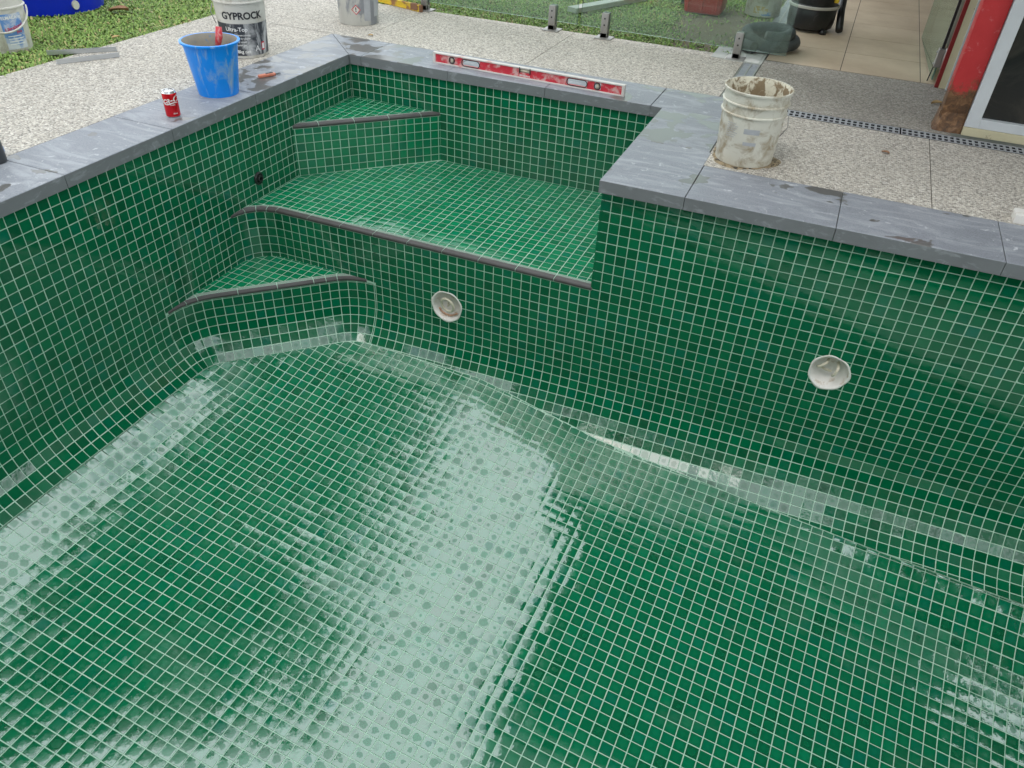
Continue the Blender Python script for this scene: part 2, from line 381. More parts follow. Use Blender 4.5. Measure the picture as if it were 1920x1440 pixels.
def rings(poly):
    if abs(area2(poly)) < .03: return None
    if area2(poly) < 0: poly = poly[::-1]
    cl_ = []
    for q in poly:
        if not cl_ or math.hypot(q[0]-cl_[-1][0], q[1]-cl_[-1][1]) > .05: cl_.append(q)
    if len(cl_) > 3 and math.hypot(cl_[0][0]-cl_[-1][0], cl_[0][1]-cl_[-1][1]) < .05: cl_.pop()
    poly = cl_
    if len(poly) < 3: return None
    def shrink(p, k):
        cx = sum(q[0] for q in p)/len(p); cy = sum(q[1] for q in p)/len(p); return [(cx+(x-cx)*k, cy+(y-cy)*k) for x, y in p]
    r0 = inset(poly, .034+random.uniform(-.004, .006)) or shrink(poly, .9)
    r1 = inset(r0, .012)
    if not r1 or len(r1) != len(r0): r1 = shrink(r0, .97)
    r2 = inset(r1, .13)
    if not r2 or len(r2) != len(r0):
        cx = sum(p[0] for p in r1)/len(r1); cy = sum(p[1] for p in r1)/len(r1); r2 = [((x+cx)/2, (y+cy)/2) for x, y in r1]
    return r0, r1, r1, r2
def make_tiles(cells, surf, flip=False):
    """cells: list of (poly, (cu,cv)) in parameter space; surf(U,V)->(P,N). Returns list of (V,F,tuv,tint)."""
    R = [(rings(p), c) for p, c in cells]; R = [(r, c) for r, c in R if r]
    if not R: return []
    U = np.array([q for (r, c) in R for ring in r for q in ring]); Pn, Nn = surf(U[:, 0], U[:, 1])
    out = []; k = 0
    for r, c in R:
        n = len(r[0]); idx = slice(k, k+4*n); k += 4*n
        h = np.repeat([-.025, .014, .014, .020], n)
        tl = rng.normal(0, .004, 2); loc = U[idx]-np.array(c)
        h = h+loc[:, 0]*tl[0]*2+loc[:, 1]*tl[1]*2+rng.normal(0, .0045)
        V = Pn[idx]+Nn[idx]*h[:, None]
        F = []
        for lv in (0, 2):
            for i in range(n):
                j = (i+1) % n; f = (lv*n+i, lv*n+j, (lv+1)*n+j, (lv+1)*n+i); F.append(f[::-1] if flip else f)
        f = tuple(3*n+i for i in range(n)); F.append(f[::-1] if flip else f)
        tuv = np.c_[loc, np.zeros(len(loc))]
        tint = np.tile([np.clip(rng.normal(.5, .21), 0, 1), max(0, rng.normal(0, .5)) if rng.random() < .55 else 0, rng.random() if rng.random() < .8 else -.5], (4*n, 1))
        out.append((V, F, tuv, tint))
    return out
def lay(tiles, parent, mat, limit=300, name='tile'):
    """the tiles largest in view become parts of their own, the rest one part"""
    sc_ = []
    for V, F, a, b in tiles:
        n = len(V)//4; u, v, d = project(V[n:2*n])
        m = 420
        vis = d.min() > 1 and u.max() > -m and u.min() < 1920+m and v.max() > -m and v.min() < 1440+m
        ar = abs(.5*sum(u[i]*v[(i+1) % n]-u[(i+1) % n]*v[i] for i in range(n)))
        inside = u.mean() > 0 and u.mean() < 1920 and v.mean() > 0 and v.mean() < 1440
        sc_.append((ar if inside else 0) if vis else -1)
    order = sorted(range(len(tiles)), key=lambda i: -sc_[i])
    keep = [i for i in order if sc_[i] >= 0]
    for i in keep[:limit]:
        V, F, a, b = tiles[i]; mesh_obj(name, V, F, mat, parent, True, attrs={'tuv': a, 'tint': b})
    rest = keep[limit:]
    if rest:
        VV = []; FF = []; A = []; B = []; k = 0
        for i in rest:
            V, F, a, b = tiles[i]; VV.append(V); FF += [tuple(x+k for x in f) for f in F]; A.append(a); B.append(b); k += len(V)
        o = mesh_obj('tile_field', np.vstack(VV), FF, mat, parent, True, attrs={'tuv': np.vstack(A), 'tint': np.vstack(B)}); o['kind'] = 'stuff'
def grid_cells(u0, u1, v0, v1, pu, pv, field=None, du=1., dv=1.):
    """unit cells aligned to phases pu, pv clipped to the rectangle and to field>=0 (list of functions)"""
    a0 = math.floor((u0-pu)/du); a1 = math.ceil((u1-pu)/du); b0 = math.floor((v0-pv)/dv); b1 = math.ceil((v1-pv)/dv)
    R = []
    for i in range(a0, a1):
        for j in range(b0, b1):
            x0, x1 = pu+i*du, pu+(i+1)*du; y0, y1 = pv+j*dv, pv+(j+1)*dv
            c = ((x0+x1)/2, (y0+y1)/2)
            x0, x1, y0, y1 = max(x0, u0), min(x1, u1), max(y0, v0), min(y1, v1)
            if x1-x0 < .02 or y1-y0 < .02: continue
            R.append(([(x0, y0), (x1, y0), (x1, y1), (x0, y1)], c))
    if not field: return R
    Q = np.array([q for p, c in R for q in p]); vals = [f(Q[:, 0], Q[:, 1]).reshape(-1, 4) for f in field]; cells = []
    for k, (p, c) in enumerate(R):
        cut = False; ok = True
        for f, va in zip(field, vals):
            w_ = va[k]
            if (w_ < 0).all(): ok = False; break
            if (w_ >= 0).all(): continue
            p = clip(p, w_ if not cut else f(np.array([q[0] for q in p]), np.array([q[1] for q in p]))); cut = True
            if len(p) < 3: ok = False; break
        if ok: cells.append((p, c))
    return cells
def substrate(name, cells, surf, mat, flip=False, parent=None, off=-.006, kind=None, label=None, cat=None):
    V = []; F = []; k = 0; U = np.array([q for p, c in cells for q in p]); P, N = surf(U[:, 0], U[:, 1])
    P = P+N*off
    for p, c in cells:
        f = tuple(range(k, k+len(p)));
        if area2(p) < 0: f = f[::-1]
        F.append(f[::-1] if flip else f); k += len(p)
    bm = bmesh.new(); vs_ = [bm.verts.new(Vector(q*1.)) for q in P]
    for f in F:
        try: bm.faces.new([vs_[i] for i in f])
        except ValueError: pass
    bmesh.ops.remove_doubles(bm, verts=bm.verts, dist=.002); bm.verts.index_update()
    V = [v.co[:] for v in bm.verts]; F = [[v.index for v in f.verts] for f in bm.faces]; bm.free()
    o = mesh_obj(name, V, F, mat, parent, True); 
    return tag(o, label, cat, None, kind)

# ------------------------------------------------------------------ pool geometry
XL, YF, F_LEDGE, Z_STEP, Z_TOP = -.233, -21.1, -9.8, -15.5, -3.93
PH_LY = -.86; PH_FX = 39.70
DECK = 1.15
def bez(a, b, c, n): return [tuple((1-t)**2*np.array(a)+2*t*(1-t)*np.array(b)+t*t*np.array(c)) for t in np.linspace(0, 1, n)]
class Path:
    def __init__(s, pts):
        s.p = np.array(pts); d = np.diff(s.p, axis=0); s.L = np.hypot(d[:, 0], d[:, 1]); s.t = np.r_[0, np.cumsum(s.L)]
        tv = d/s.L[:, None]; tn = np.vstack([tv[:1], (tv[:-1]+tv[1:])/2, tv[-1:]]); tn /= np.linalg.norm(tn, axis=1)[:, None]; s.tan = tn
    def at(s, t):
        x = np.interp(t, s.t, s.p[:, 0]); y = np.interp(t, s.t, s.p[:, 1])
        tx = np.interp(t, s.t, s.tan[:, 0]); ty = np.interp(t, s.t, s.tan[:, 1]); l = np.hypot(tx, ty)
        return x, y, ty/l, -tx/l            # inward normal (towards the water) lies right of travel
G = Path([(XL, -96), (XL, -60), (XL, -36.2)]+bez((XL, -35.6), (XL, -33.0), (1.7, -31.1), 12)+[(4, -28.92), (8, -25.1)]+bez((10.6, -22.6), (12.2, -21.1), (14.9, YF), 12)+[(20, YF), (40, YF), (70, YF), (125, YF)])
T_LEFT_END = 96-36.2; 
def t_of_x(x): return G.t[-1]-(125-x)
T_B0 = 96-35.86
def prof_params(t):
    x, y, _, _ = G.at(t)
    fx = np.where(t < T_B0, 0., x)
    s0 = np.interp(fx, [0, 14, 30, 40, 70, 125], [17.6, 17.8, 19.0, 19.7, 20.0, 20.0])
    R = np.interp(fx, [0, 14, 30, 40, 70, 125], [6.0, 6.2, 7.0, 7.5, 6.5, 6.5])
    sb = np.interp(fx, [0, 14, 28, 42, 70, 90, 125], [23, 23, 23.5, 26.4, 29, 30.4, 31.5])
    return s0, R, sb
def skin(t, s):
    t = np.asarray(t, float); s = np.asarray(s, float)
    x, y, nx, ny = G.at(t); s0, R, sb = prof_params(t)
    a = np.clip((s-s0)/R, 0, 1.5); d = R*(1-np.cos(a)); z = -np.minimum(s, s0)-R*np.sin(a)
    P = np.stack([x+nx*d, y+ny*d, z], 1); N = np.stack([nx*np.cos(a), ny*np.cos(a), np.sin(a)], 1)
    return P, N
tb = np.r_[np.arange(0, G.t[-1], .6)]
BP, _ = skin(tb, prof_params(tb)[2])
def base_h(x, y):
    return -24.75-.09*x+.0113*np.maximum(0, y+50)**2/2
def seg_near(x, y):
    """distance to the wall/floor seam, side sign and seam height"""
    x = np.asarray(x, float); y = np.asarray(y, float); A = BP[:-1]; B = BP[1:]; D = B[:, :2]-A[:, :2]; L2 = (D**2).sum(1)+1e-9
    best = np.full(x.shape, 1e9); sg = np.ones(x.shape); zz = np.zeros(x.shape); bx = np.zeros(x.shape); by = np.zeros(x.shape)
    for i in range(len(A)):
        t = np.clip(((x-A[i, 0])*D[i, 0]+(y-A[i, 1])*D[i, 1])/L2[i], 0, 1); px = A[i, 0]+t*D[i, 0]; py = A[i, 1]+t*D[i, 1]
        d = np.hypot(x-px, y-py); m = d < best
        cr_ = D[i, 0]*(y-A[i, 1])-D[i, 1]*(x-A[i, 0])
        best = np.where(m, d, best); sg = np.where(m, np.where(cr_ < 0, 1., -1.), sg); zz = np.where(m, A[i, 2]+t*(B[i, 2]-A[i, 2]), zz); bx = np.where(m, px, bx); by = np.where(m, py, by)
    return best, sg, zz, bx, by
SEAM = np.c_[BP[:, :2], BP[:, 2]-base_h(BP[:, 0], BP[:, 1])]
def floor_z(x, y):
    x = np.asarray(x, float); y = np.asarray(y, float); sh = x.shape; x = x.ravel(); y = y.ravel(); out = np.empty(len(x))
    for k in range(0, len(x), 20000):
        X, Y = x[k:k+20000, None], y[k:k+20000, None]; d2 = (X-SEAM[None, :, 0])**2+(Y-SEAM[None, :, 1])**2
        w_ = 1/(d2+.15)**2; c = (w_*SEAM[None, :, 2]).sum(1)/w_.sum(1); dm = np.sqrt(d2.min(1)); out[k:k+20000] = base_h(X[:, 0], Y[:, 0])+c*np.exp(-dm/5.)
    return out.reshape(sh)
def warp(p, q):
    y = q-.008*p-.0003*p*p; x = p+(-.008-.0006*p)*(-23-y); return x, y
def floor_surf(p, q):
    p = np.asarray(p, float); q = np.asarray(q, float); x, y = warp(p, q); z = floor_z(x, y); e = .3
    zx = floor_z(x+e, y); zy = floor_z(x, y+e); N = np.stack([-(zx-z)/e, -(zy-z)/e, np.ones_like(z)], 1); N /= np.linalg.norm(N, axis=1)[:, None]
    return np.stack([x, y, z], 1), N
def floor_sdf(p, q):
    x, y = warp(p, q); d, sg, *_ = seg_near(x, y); return d*sg

NICHES = [(23.5, -16.25, 1.68), (61.2, -12.5, 1.66)]
def niche_field(k, dr=0.):
    x0, z0, r = NICHES[k]; t0 = t_of_x(x0)
    return lambda t, s: np.hypot(t-t0, (s+z0)*.96)-r-dr
def away(c, lst):    # keep cells far from niches untouched (cheap)
    return [f for f in lst]

# --- left wall
t0l = 96-90
flds_left = []
def left_top(t, s):   # left skin: full height only south of the lower step
    return np.where(True, 1., 1.)
cl = grid_cells(20, T_B0, 0, 23, (96-.86) % 1., 0)
wall_l = substrate('pool_wall', grid_cells(20, T_B0, 0, 23.0, 0, 0, None, 1., .5), skin, GROUT, True, kind='structure', label='long green mosaic pool wall below the paving with the soft drink can', cat='pool wall')
# upper part of the left wall beside the steps (vertical)
def leftv(u, v):      # u = y, v = depth
    u = np.asarray(u, float); v = np.asarray(v, float)
    return np.stack([np.full_like(u, XL), u, -v], 1), np.tile([1., 0, 0], (len(u), 1))
vfit = lambda u, v: np.hypot(u+19.3, v-7.55)-.42
upc = []; sub = []
for j in range(36):
    a, b = PH_LY-j, PH_LY-j+1; dm = 3.95 if a > -12.3 else (9.8 if a > -24 else 15.62)
    upc += grid_cells(a, min(b, 0), 0, dm, PH_LY, 0, [vfit] if -21 < a < -18 else None); sub += grid_cells(a, min(b, 0), 0, dm, PH_LY, 0)
upc = [c for c in upc if c[0][0][0] < -1e-6 or True]
substrate('wall_bed', sub, leftv, GROUT, False, parent=wall_l)
tl = make_tiles(cl, skin, True)+make_tiles(upc, leftv, False)
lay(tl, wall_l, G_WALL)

# --- back wall (niche)
def backv(u, v):
    u = np.asarray(u, float); v = np.asarray(v, float); return np.stack([u, np.zeros_like(u), -v], 1), np.tile([0., -1, 0], (len(u), 1))
X_R = 38.95
bc = grid_cells(XL, 11, 0, 3.95, 0, 0)+grid_cells(11, X_R+.3, 0, 9.8, 0, 0)
wall_b = substrate('pool_wall', bc, backv, GROUT, True, kind='structure', label='short far mosaic wall of the pool under the red spirit level', cat='pool wall')
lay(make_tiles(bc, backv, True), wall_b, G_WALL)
# --- niche right wall (faces the steps), seen edge-on behind the coping
def rightv(u, v):
    u = np.asarray(u, float); v = np.asarray(v, float); return np.stack([np.full_like(u, X_R), u, -v], 1), np.tile([-1., 0, 0], (len(u), 1))
rc_ = grid_cells(YF+.06, 0, 0, 9.8, PH_LY, 0)
wall_r = substrate('pool_wall', rc_, rightv, GROUT, True, kind='structure', label='hidden return wall of the step recess below the large white pail', cat='pool wall')
lay(make_tiles(rc_, rightv, True), wall_r, G_WALL, 0)
# --- front wall
tx0 = t_of_x(14.9); tR = t_of_x(X_R)
def edge_lean(t, s): return t-(tR-(s-5)*.03)
TP_ = t_of_x(PH_FX-1)
fa = grid_cells(tR-.4, TP_, 0, 10.15, t_of_x(PH_FX) % 1, 0, [edge_lean])
fb = grid_cells(tx0, TP_, 10.15, 33, t_of_x(PH_FX) % 1, 0, [lambda t, s: prof_params(t)[2]-s, niche_field(0)])+grid_cells(TP_, t_of_x(104), 0, 33, t_of_x(PH_FX) % 1, 0, [lambda t, s: prof_params(t)[2]-s])
fa = [c for c in fa]
def clip_cells(cells, f, near):
    o = []
    for p, c in cells:
        if near(c):
            p = clip(p, f(np.array([q[0] for q in p]), np.array([q[1] for q in p])))
            if len(p) < 3: continue
        o.append((p, c))
    return o
def nearN(k, r=4): 
    t0 = t_of_x(NICHES[k][0]); return lambda c: abs(c[0]-t0) < r and abs(c[1]+NICHES[k][1]) < r
fb = clip_cells(fb, niche_field(1), nearN(1))
# upper strip between ledge nosing and depth 10.15 on the recess side is covered by the nosing
sa = grid_cells(tR, t_of_x(104), 0, 10.0, 0, 0, [edge_lean], 1., 1.)+grid_cells(tx0-.3, t_of_x(104), 10.0, 32, 0, 0, [lambda t, s: prof_params(t)[2]-s], .5, .5)
sa = clip_cells(sa, niche_field(0, .12), nearN(0)); sa = clip_cells(sa, niche_field(1, .12), nearN(1))
wall_f = substrate('pool_wall', sa, skin, GROUT, True, kind='structure', label='green mosaic pool wall with two round white holes in it', cat='pool wall')
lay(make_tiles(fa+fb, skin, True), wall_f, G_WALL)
# --- ledge (seat) and its curved corner riser
LR = Path([(XL-.15, -25.4), (XL, -24.1)]+bez((XL+.05, -23.9), (.35, -21.35), (3.2, YF), 12)+[(8, YF), (15.2, YF)])
def riser1(t, s):
    x, y, nx, ny = LR.at(np.asarray(t, float)); s = np.asarray(s, float)
    return np.stack([x, y, -s], 1), np.stack([nx, ny, np.zeros_like(x)], 1)
ledge_e = empty('pool_ledge', (15, -12, F_LEDGE), 'wide green mosaic seat ledge in the far recess of the pool', 'pool ledge', kind='structure')
phr = (LR.t[-1]-(15.2-PH_FX)) % 1
rcells = grid_cells(.6, LR.t[-1], 10.15, 15.7, phr, 0)
substrate('riser_bed', grid_cells(.6, LR.t[-1], 10.15, 15.7, 0, 0, None, .25, 1.), riser1, GROUT, True, parent=ledge_e)
NW = .92
def ledge_sdf(u, v):   # inside the ledge, behind the nosing
    x = np.asarray(u, float); y = np.asarray(v, float)
    P_ = LR.p; d = np.full(x.shape, 1e9); sg = np.ones(x.shape)
    Q = np.vstack([P_, [(45, YF)]])
    for i in range(len(Q)-1):
        D = Q[i+1]-Q[i]; l2 = (D**2).sum(); t = np.clip(((x-Q[i, 0])*D[0]+(y-Q[i, 1])*D[1])/l2, 0, 1)
        dd = np.hypot(x-Q[i, 0]-t*D[0], y-Q[i, 1]-t*D[1]); c = D[0]*(y-Q[i, 1])-D[1]*(x-Q[i, 0]); m = dd < d-1e-9
        d = np.where(m, dd, d); sg = np.where(m, np.where(c > 0, 1., -1.), sg)
    return d*sg-NW-.03
def tri_sdf(u, v): return -((np.asarray(v)-(-12.2))-np.asarray(u)*.983)*.713-.0     # >0 outside the top step (towards the ledge)
def flat(z):
    return lambda u, v: (np.stack([np.asarray(u, float), np.asarray(v, float), np.full(len(np.atleast_1d(u)), z)], 1), np.tile([0., 0, 1], (len(np.atleast_1d(u)), 1)))
PHX, PHY = 0.0, -.592
lc = grid_cells(XL, X_R, -25, 0, PHX, PHY, [ledge_sdf, lambda u, v: tri_sdf(u, v)+.02])
substrate('ledge_bed', grid_cells(XL, X_R, -25, 0, 0, 0, [lambda u, v: ledge_sdf(u, v)+.3]), flat(F_LEDGE), GROUT, False, parent=ledge_e)
lay(make_tiles(lc, flat(F_LEDGE)), ledge_e, G_STEP)
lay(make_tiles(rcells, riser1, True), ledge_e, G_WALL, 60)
def nosing(parent, path, t0, t1, z, joints, w=NW, th=.36, out=.03):
    """ribbed stair nosing tiles laid along a path (the tread lies left of travel)"""
    prof = [(0+out, -th), (out+.06, -th+.08), (out+.07, -.14), (out+.02, -.04), (-.06, .0)]
    for k in range(5): x = -.12-k*.155; prof += [(x, .0), (x-.04, -.035), (x-.10, -.035), (x-.14, .0)]
    prof += [(-w+.03, 0), (-w+.03, -.2)]
    gp = MB()
    ends = [t0]+joints+[t1]
    for a, b in zip(ends[:-1], ends[1:]):
        a2, b2 = a+.035, b-.035; n = max(2, int((b-a)*1.5)+1); ts = np.linspace(a2, b2, n); x, y, nx, ny = path.at(ts); V = []; F = []; m = len(prof)
        for i in range(n):
            for (o, h) in prof: V.append((x[i]+nx[i]*o, y[i]+ny[i]*o, z+h+.02))
        for i in range(n-1):
            for k in range(m-1): F.append((i*m+k, i*m+k+1, (i+1)*m+k+1, (i+1)*m+k))
        F.append(tuple(range(m))); F.append(tuple((n-1)*m+k for k in range(m-1, -1, -1)))
        o = mesh_obj('nosing_tile', V, F, NOSE, parent); bm = bmesh.new(); bm.from_mesh(o.data); bmesh.ops.recalc_face_normals(bm, faces=bm.faces); bm.to_mesh(o.data); bm.free()
    ts = np.linspace(t0, t1, 60); x, y, nx, ny = path.at(ts); V = []; F = []
    for i in range(60):
        V += [(x[i]+nx[i]*.01, y[i]+ny[i]*.01, z-th-.03), (x[i]+nx[i]*.04, y[i]+ny[i]*.04, z-.12), (x[i]-nx[i]*.06, y[i]-ny[i]*.06, z-.03), (x[i]-nx[i]*(w+.05), y[i]-ny[i]*(w+.05), z-.012)]
    for i in range(59):
        for k in range(3): F.append((i*4+k, i*4+k+1, i*4+k+5, i*4+k+4))
    mesh_obj('nosing_grout', V, F, GROUT, parent)
LN = Path(np.vstack([LR.p, [(20, YF), (30, YF), (X_R, YF)]]))
jt = [2.1, 3.3, 4.4, 5.5]+[5.5+4*i for i in range(1, 9)]
nosing(ledge_e, LN, .9, LN.t[-1]-.03, F_LEDGE, [j+.6 for j in jt])
# --- top corner step
top_e = empty('corner_step', (3, -3, Z_TOP), 'small triangular mosaic step in the far corner, topmost of the pool steps', 'pool step', kind='structure')
TP = Path([(XL, -12.43), (12.13, 0.0)][::1])
def riser2(t, s):
    x, y, nx, ny = TP.at(np.asarray(t, float)); return np.stack([x, y, -np.asarray(s, float)], 1), np.stack([nx, ny, np.zeros_like(x)], 1)
c2 = grid_cells(0, TP.t[-1], 4.3, 9.8, .25, 0); substrate('riser_bed', grid_cells(0, TP.t[-1], 4.0, 9.8, 0, 0), riser2, GROUT, True, parent=top_e)
lay(make_tiles(c2, riser2, True), top_e, G_STEP)
tn = TP.tan[0]
def top_sdf(u, v): return (tn[0]*(np.asarray(v)-TP.p[0, 1])-tn[1]*(np.asarray(u)-TP.p[0, 0]))-NW-.03
c3 = grid_cells(XL, 12.2, -12.3, 0, .0, -.55, [top_sdf]); substrate('tread_bed', grid_cells(XL, 12.2, -12.4, 0, 0, 0, [lambda u, v: top_sdf(u, v)+.4]), flat(Z_TOP), GROUT, parent=top_e)
lay(make_tiles(c3, flat(Z_TOP)), top_e, G_STEP)
nosing(top_e, TP, .05, TP.t[-1]-.05, Z_TOP, [3.0, 7.1, 11.2, 15.1])
# --- lower corner step
low_e = empty('corner_step', (3, -25, Z_STEP), 'lowest mosaic step in the corner with a curved dark nosing', 'pool step', kind='structure')
c4 = grid_cells(T_B0, tx0, 15.85, 23, t_of_x(PH_FX) % 1, 0); substrate('riser_bed', grid_cells(T_B0-.2, tx0+.3, 15.6, 23, 0, .1, None, .5, .5), skin, GROUT, True, parent=low_e)
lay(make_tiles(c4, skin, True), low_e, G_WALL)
GP = Path(G.p)
def low_sdf(u, v):
    x = np.asarray(u, float); y = np.asarray(v, float); Q = G.p; d = np.full(x.shape, 1e9); sg = np.ones(x.shape)
    for i in range(len(Q)-1):
        D = Q[i+1]-Q[i]; l2 = (D**2).sum(); t = np.clip(((x-Q[i, 0])*D[0]+(y-Q[i, 1])*D[1])/l2, 0, 1)
        dd = np.hypot(x-Q[i, 0]-t*D[0], y-Q[i, 1]-t*D[1]); c = D[0]*(y-Q[i, 1])-D[1]*(x-Q[i, 0]); m = dd < d-1e-9
        d = np.where(m, dd, d); sg = np.where(m, np.where(c > 0, 1., -1.), sg)
    return d*sg-NW-.03
def lr_in(u, v): return -(ledge_sdf(u, v)+NW+.03)+.0
c5 = grid_cells(XL, 14, -36, -21.1, .3, -.5, [low_sdf, lr_in]); substrate('tread_bed', grid_cells(XL, 14, -36, -21.0, 0, 0, [lambda u, v: low_sdf(u, v)+.5]), flat(Z_STEP), GROUT, parent=low_e)
lay(make_tiles(c5, flat(Z_STEP)), low_e, G_STEP)
tN0, tN1 = T_B0+.3, t_of_x(13.9)
nosing(low_e, G, tN0, tN1, Z_STEP, [tN0+2.2, tN0+3.4, tN0+7.4, tN0+11.4, tN0+15.2, tN0+16.5, tN0+17.7])
# --- floor
P0, Q0 = .15, .35
# visible extent in parameter space
cf = grid_cells(1, 101, -82, -19, P0, Q0, [floor_sdf])
floor_o = substrate('pool_floor', grid_cells(.5, 102, -84, -19, 0, 0, [lambda p, q: floor_sdf(p, q)+.35]), floor_surf, GROUT, off=-.014, kind='structure', label='green mosaic pool floor sloping down to the right', cat='pool floor')
lay(make_tiles(cf, floor_surf), floor_o, G_FLOOR)
# near and far-right sides of the shell, out of the picture but part of the basin
mb = MB().box(-1, 105, -84.5, -84, -36, 0); mb.box(104, 104.5, -84, -21, -36, 0)
tag(mb.build('pool_wall', simple('green_far_side', (.004, .10, .045), .3)), 'unseen near side of the pool shell', 'pool wall', kind='structure')
# --- added backing behind the mosaic, stops light leaking through gaps
sh = empty('leak_backing', (20, 0, -10), 'added light-blocking backing behind the pool mosaic', 'light backing', kind='structure')
SHC = simple('backing_concrete', (.28, .30, .27), .9)
MB().box(-4, XL-.06, -96, .1, -40, .3).build('wall_core', SHC, sh); MB().box(-4, 45, .06, 3, -40, .3).build('wall_core', SHC, sh)
MB().box(X_R+.08, 43, YF+.3, .05, -40, .3).build('wall_core', SHC, sh); MB().box(X_R+.3, 106, YF+1.7, -17, -40, .3).build('wall_core', SHC, sh)
MB().box(-.3, X_R+.1, YF+1.7, .1, -40, F_LEDGE-.1).build('ledge_core', SHC, sh)
MB().prism([(XL-.1, -23.5), (.8, -21.5), (2.5, YF+.1), (2.5, -18), (XL-.1, -18)], -40, F_LEDGE-.1).build('ledge_core', SHC, sh)
MB().prism([(XL-.1, -32.4), (1.4, -29.9), (8.6, -23.0), (9.4, YF+.2), (XL-.1, YF+.2)], -40, Z_STEP-.3).build('step_core', SHC, sh)
MB().prism([(XL-.1, -12.2), (11.9, 0.05), (XL-.1, .05)], -12, Z_TOP-.1).build('step_core', SHC, sh)
# --- niche dishes
for k, (x0, z0, r) in enumerate(NICHES):
    lab = ['round white light niche holding a coil of conduit, left one in the wall', 'round white light niche with two loose cable ends, right one in the wall'][k]
    n = empty('light_niche', (x0, YF, z0), lab, 'light niche', 'light niches in the pool wall')
    prof = [(r+.08, -.02), (r+.10, .05), (r-.02, .07), (r-.10, .02), (r-.16, -.25), (r-.35, -.85), (r-.75, -1.2), (.01, -1.3)]
    V = []; F = []; N_ = 48
    for rr, dd in prof:
        for i in range(N_):
            a = 2*math.pi*i/N_; wob = 1+.025*math.sin(3*a+k)+.02*math.sin(7*a+2*k) if rr > r-.05 else 1
            V.append((x0+rr*wob*math.cos(a), YF-dd, z0+rr*wob*math.sin(a)*1.04))
    for q in range(len(prof)-1):
        for i in range(N_): j = (i+1) % N_; F.append((q*N_+i, q*N_+j, (q+1)*N_+j, (q+1)*N_+i))
    mesh_obj('dish', V, F, PVC, n, True)
    if k == 0:
        ring = [(x0+.05+.85*math.cos(a)*.9, YF+.05-.25*math.sin(a+.5), z0+.15+.85*math.sin(a)) for a in np.linspace(0, 2*math.pi, 40)]
        MB().tube(ring, .13, 10, False).build('conduit_coil', CONDUIT, n, True)
        MB().tube([(x0-.2, YF+.8, z0+.2), (x0, YF+.3, z0-.1), (x0+.3, YF+.35, z0+.25)], .09).build('cable_end', CONDUIT, n, True)
        mm = MB()
        for i in range(26):
            a = math.pi*(1.18+.62*i/26); rr = 1.22+.1*random.random(); mm.box(x0+rr*math.cos(a)-.09, x0+rr*math.cos(a)+.09, YF+.30, YF+.48, z0+rr*math.sin(a)*1.0-.05, z0+rr*math.sin(a)+.05, .03)
        mm.build('sealant', PEACH, n, True)
    else:
        MB().tube([(x0+.55, YF+.9, z0+.75), (x0+.62, YF+.1, z0+.55), (x0+.50, YF-.05, z0+.0), (x0+.38, YF+.25, z0-.35)], .13).build('cable_end', CONDUIT, n, True)
        MB().tube([(x0-.3, YF+.8, z0+.9), (x0-.45, YF+.25, z0+.75), (x0-.85, YF+.15, z0+.35), (x0-1.05, YF+.4, z0+.15)], .13).build('cable_end', CONDUIT, n, True)
        MB().tube([(x0-.75, YF+.75, z0-.05), (x0-.3, YF+.6, z0-.12), (x0+.2, YF+.7, z0-.2)], .11).build('cable_end', CONDUIT, n, True)
# --- black wall fitting
ft = empty('return_fitting', (XL, -19.3, -7.55), 'black round water inlet fitting on the left wall beside the ledge', 'pool fitting')
def disc(prof, n=32):
    V = []; F = []
    for rr, dd in prof:
        for i in range(n): a = 2*math.pi*i/n; V.append((XL+dd, -19.3+rr*math.cos(a), -7.55+rr*math.sin(a)))
    for q in range(len(prof)-1):
        for i in range(n): j = (i+1) % n; F.append((q*n+i, q*n+j, (q+1)*n+j, (q+1)*n+i))
    return V, F
V, F = disc([(.70, 0), (.70, .14), (.62, .22), (.46, .24), (.44, .12), (.40, .10), (.01, .10)]); autosmooth(mesh_obj('flange', V, F, BLACK, ft))
V, F = disc([(.38, .08), (.38, .36), (.33, .40), (.22, .40), (.20, .30), (.20, -.1), (.01, -.1)]); autosmooth(mesh_obj('eyeball', V, F, BLACK, ft))

# ------------------------------------------------------------------ coping
cop = empty('pool_coping', (0, 0, DECK), 'blue-grey stone coping pavers round the pool edge', 'coping', kind='structure')
CT, CB = DECK, .02
def paver(poly, top=STONE, z1=None):
    """poly CCW in plan, bevelled top edge"""
    z1 = CT+random.uniform(-.012, .012) if z1 is None else z1; n = len(poly); g = .025
    p0 = inset(poly, g); p1 = inset(poly, g+.05)
    V = [(x, y, CB) for x, y in p0]+[(x, y, z1-.05) for x, y in p0]+[(x, y, z1) for x, y in p1]
    F = [tuple(range(n-1, -1, -1)), tuple(range(2*n, 3*n))]; mi = [1, 0]
    for lv in (0, 1):
        for i in range(n): j = (i+1) % n; F.append((lv*n+i, lv*n+j, (lv+1)*n+j, (lv+1)*n+i)); mi.append(1 if lv == 0 else 0)
    mesh_obj('paver', V, F, [top, STONE_EDGE], cop, mi=mi)
R_ = lambda x0, x1, y0, y1: [(x0, y0), (x1, y0), (x1, y1), (x0, y1)]
xo, xi = -6.95, .08
ys = [-96, -90, -78, -66, -54, -42, -30, -18]
for a, b in zip(ys[:-1], ys[1:]): paver(R_(xo, xi, a, b))
paver([(xo, -18), (xi, -18), (xi, -.35), (xo, 6.8)], STONE_WET)
yi, yo = -.35, 6.75
paver([(xo, 6.8), (xi, -.35), (1.7, -.35), (1.7, yo)], STONE_WET)
paver(R_(1.7, 13.3, yi, yo), STONE_WET); paver(R_(13.3, 25.35, yi, yo)); paver(R_(25.35, 37.4, yi, yo))
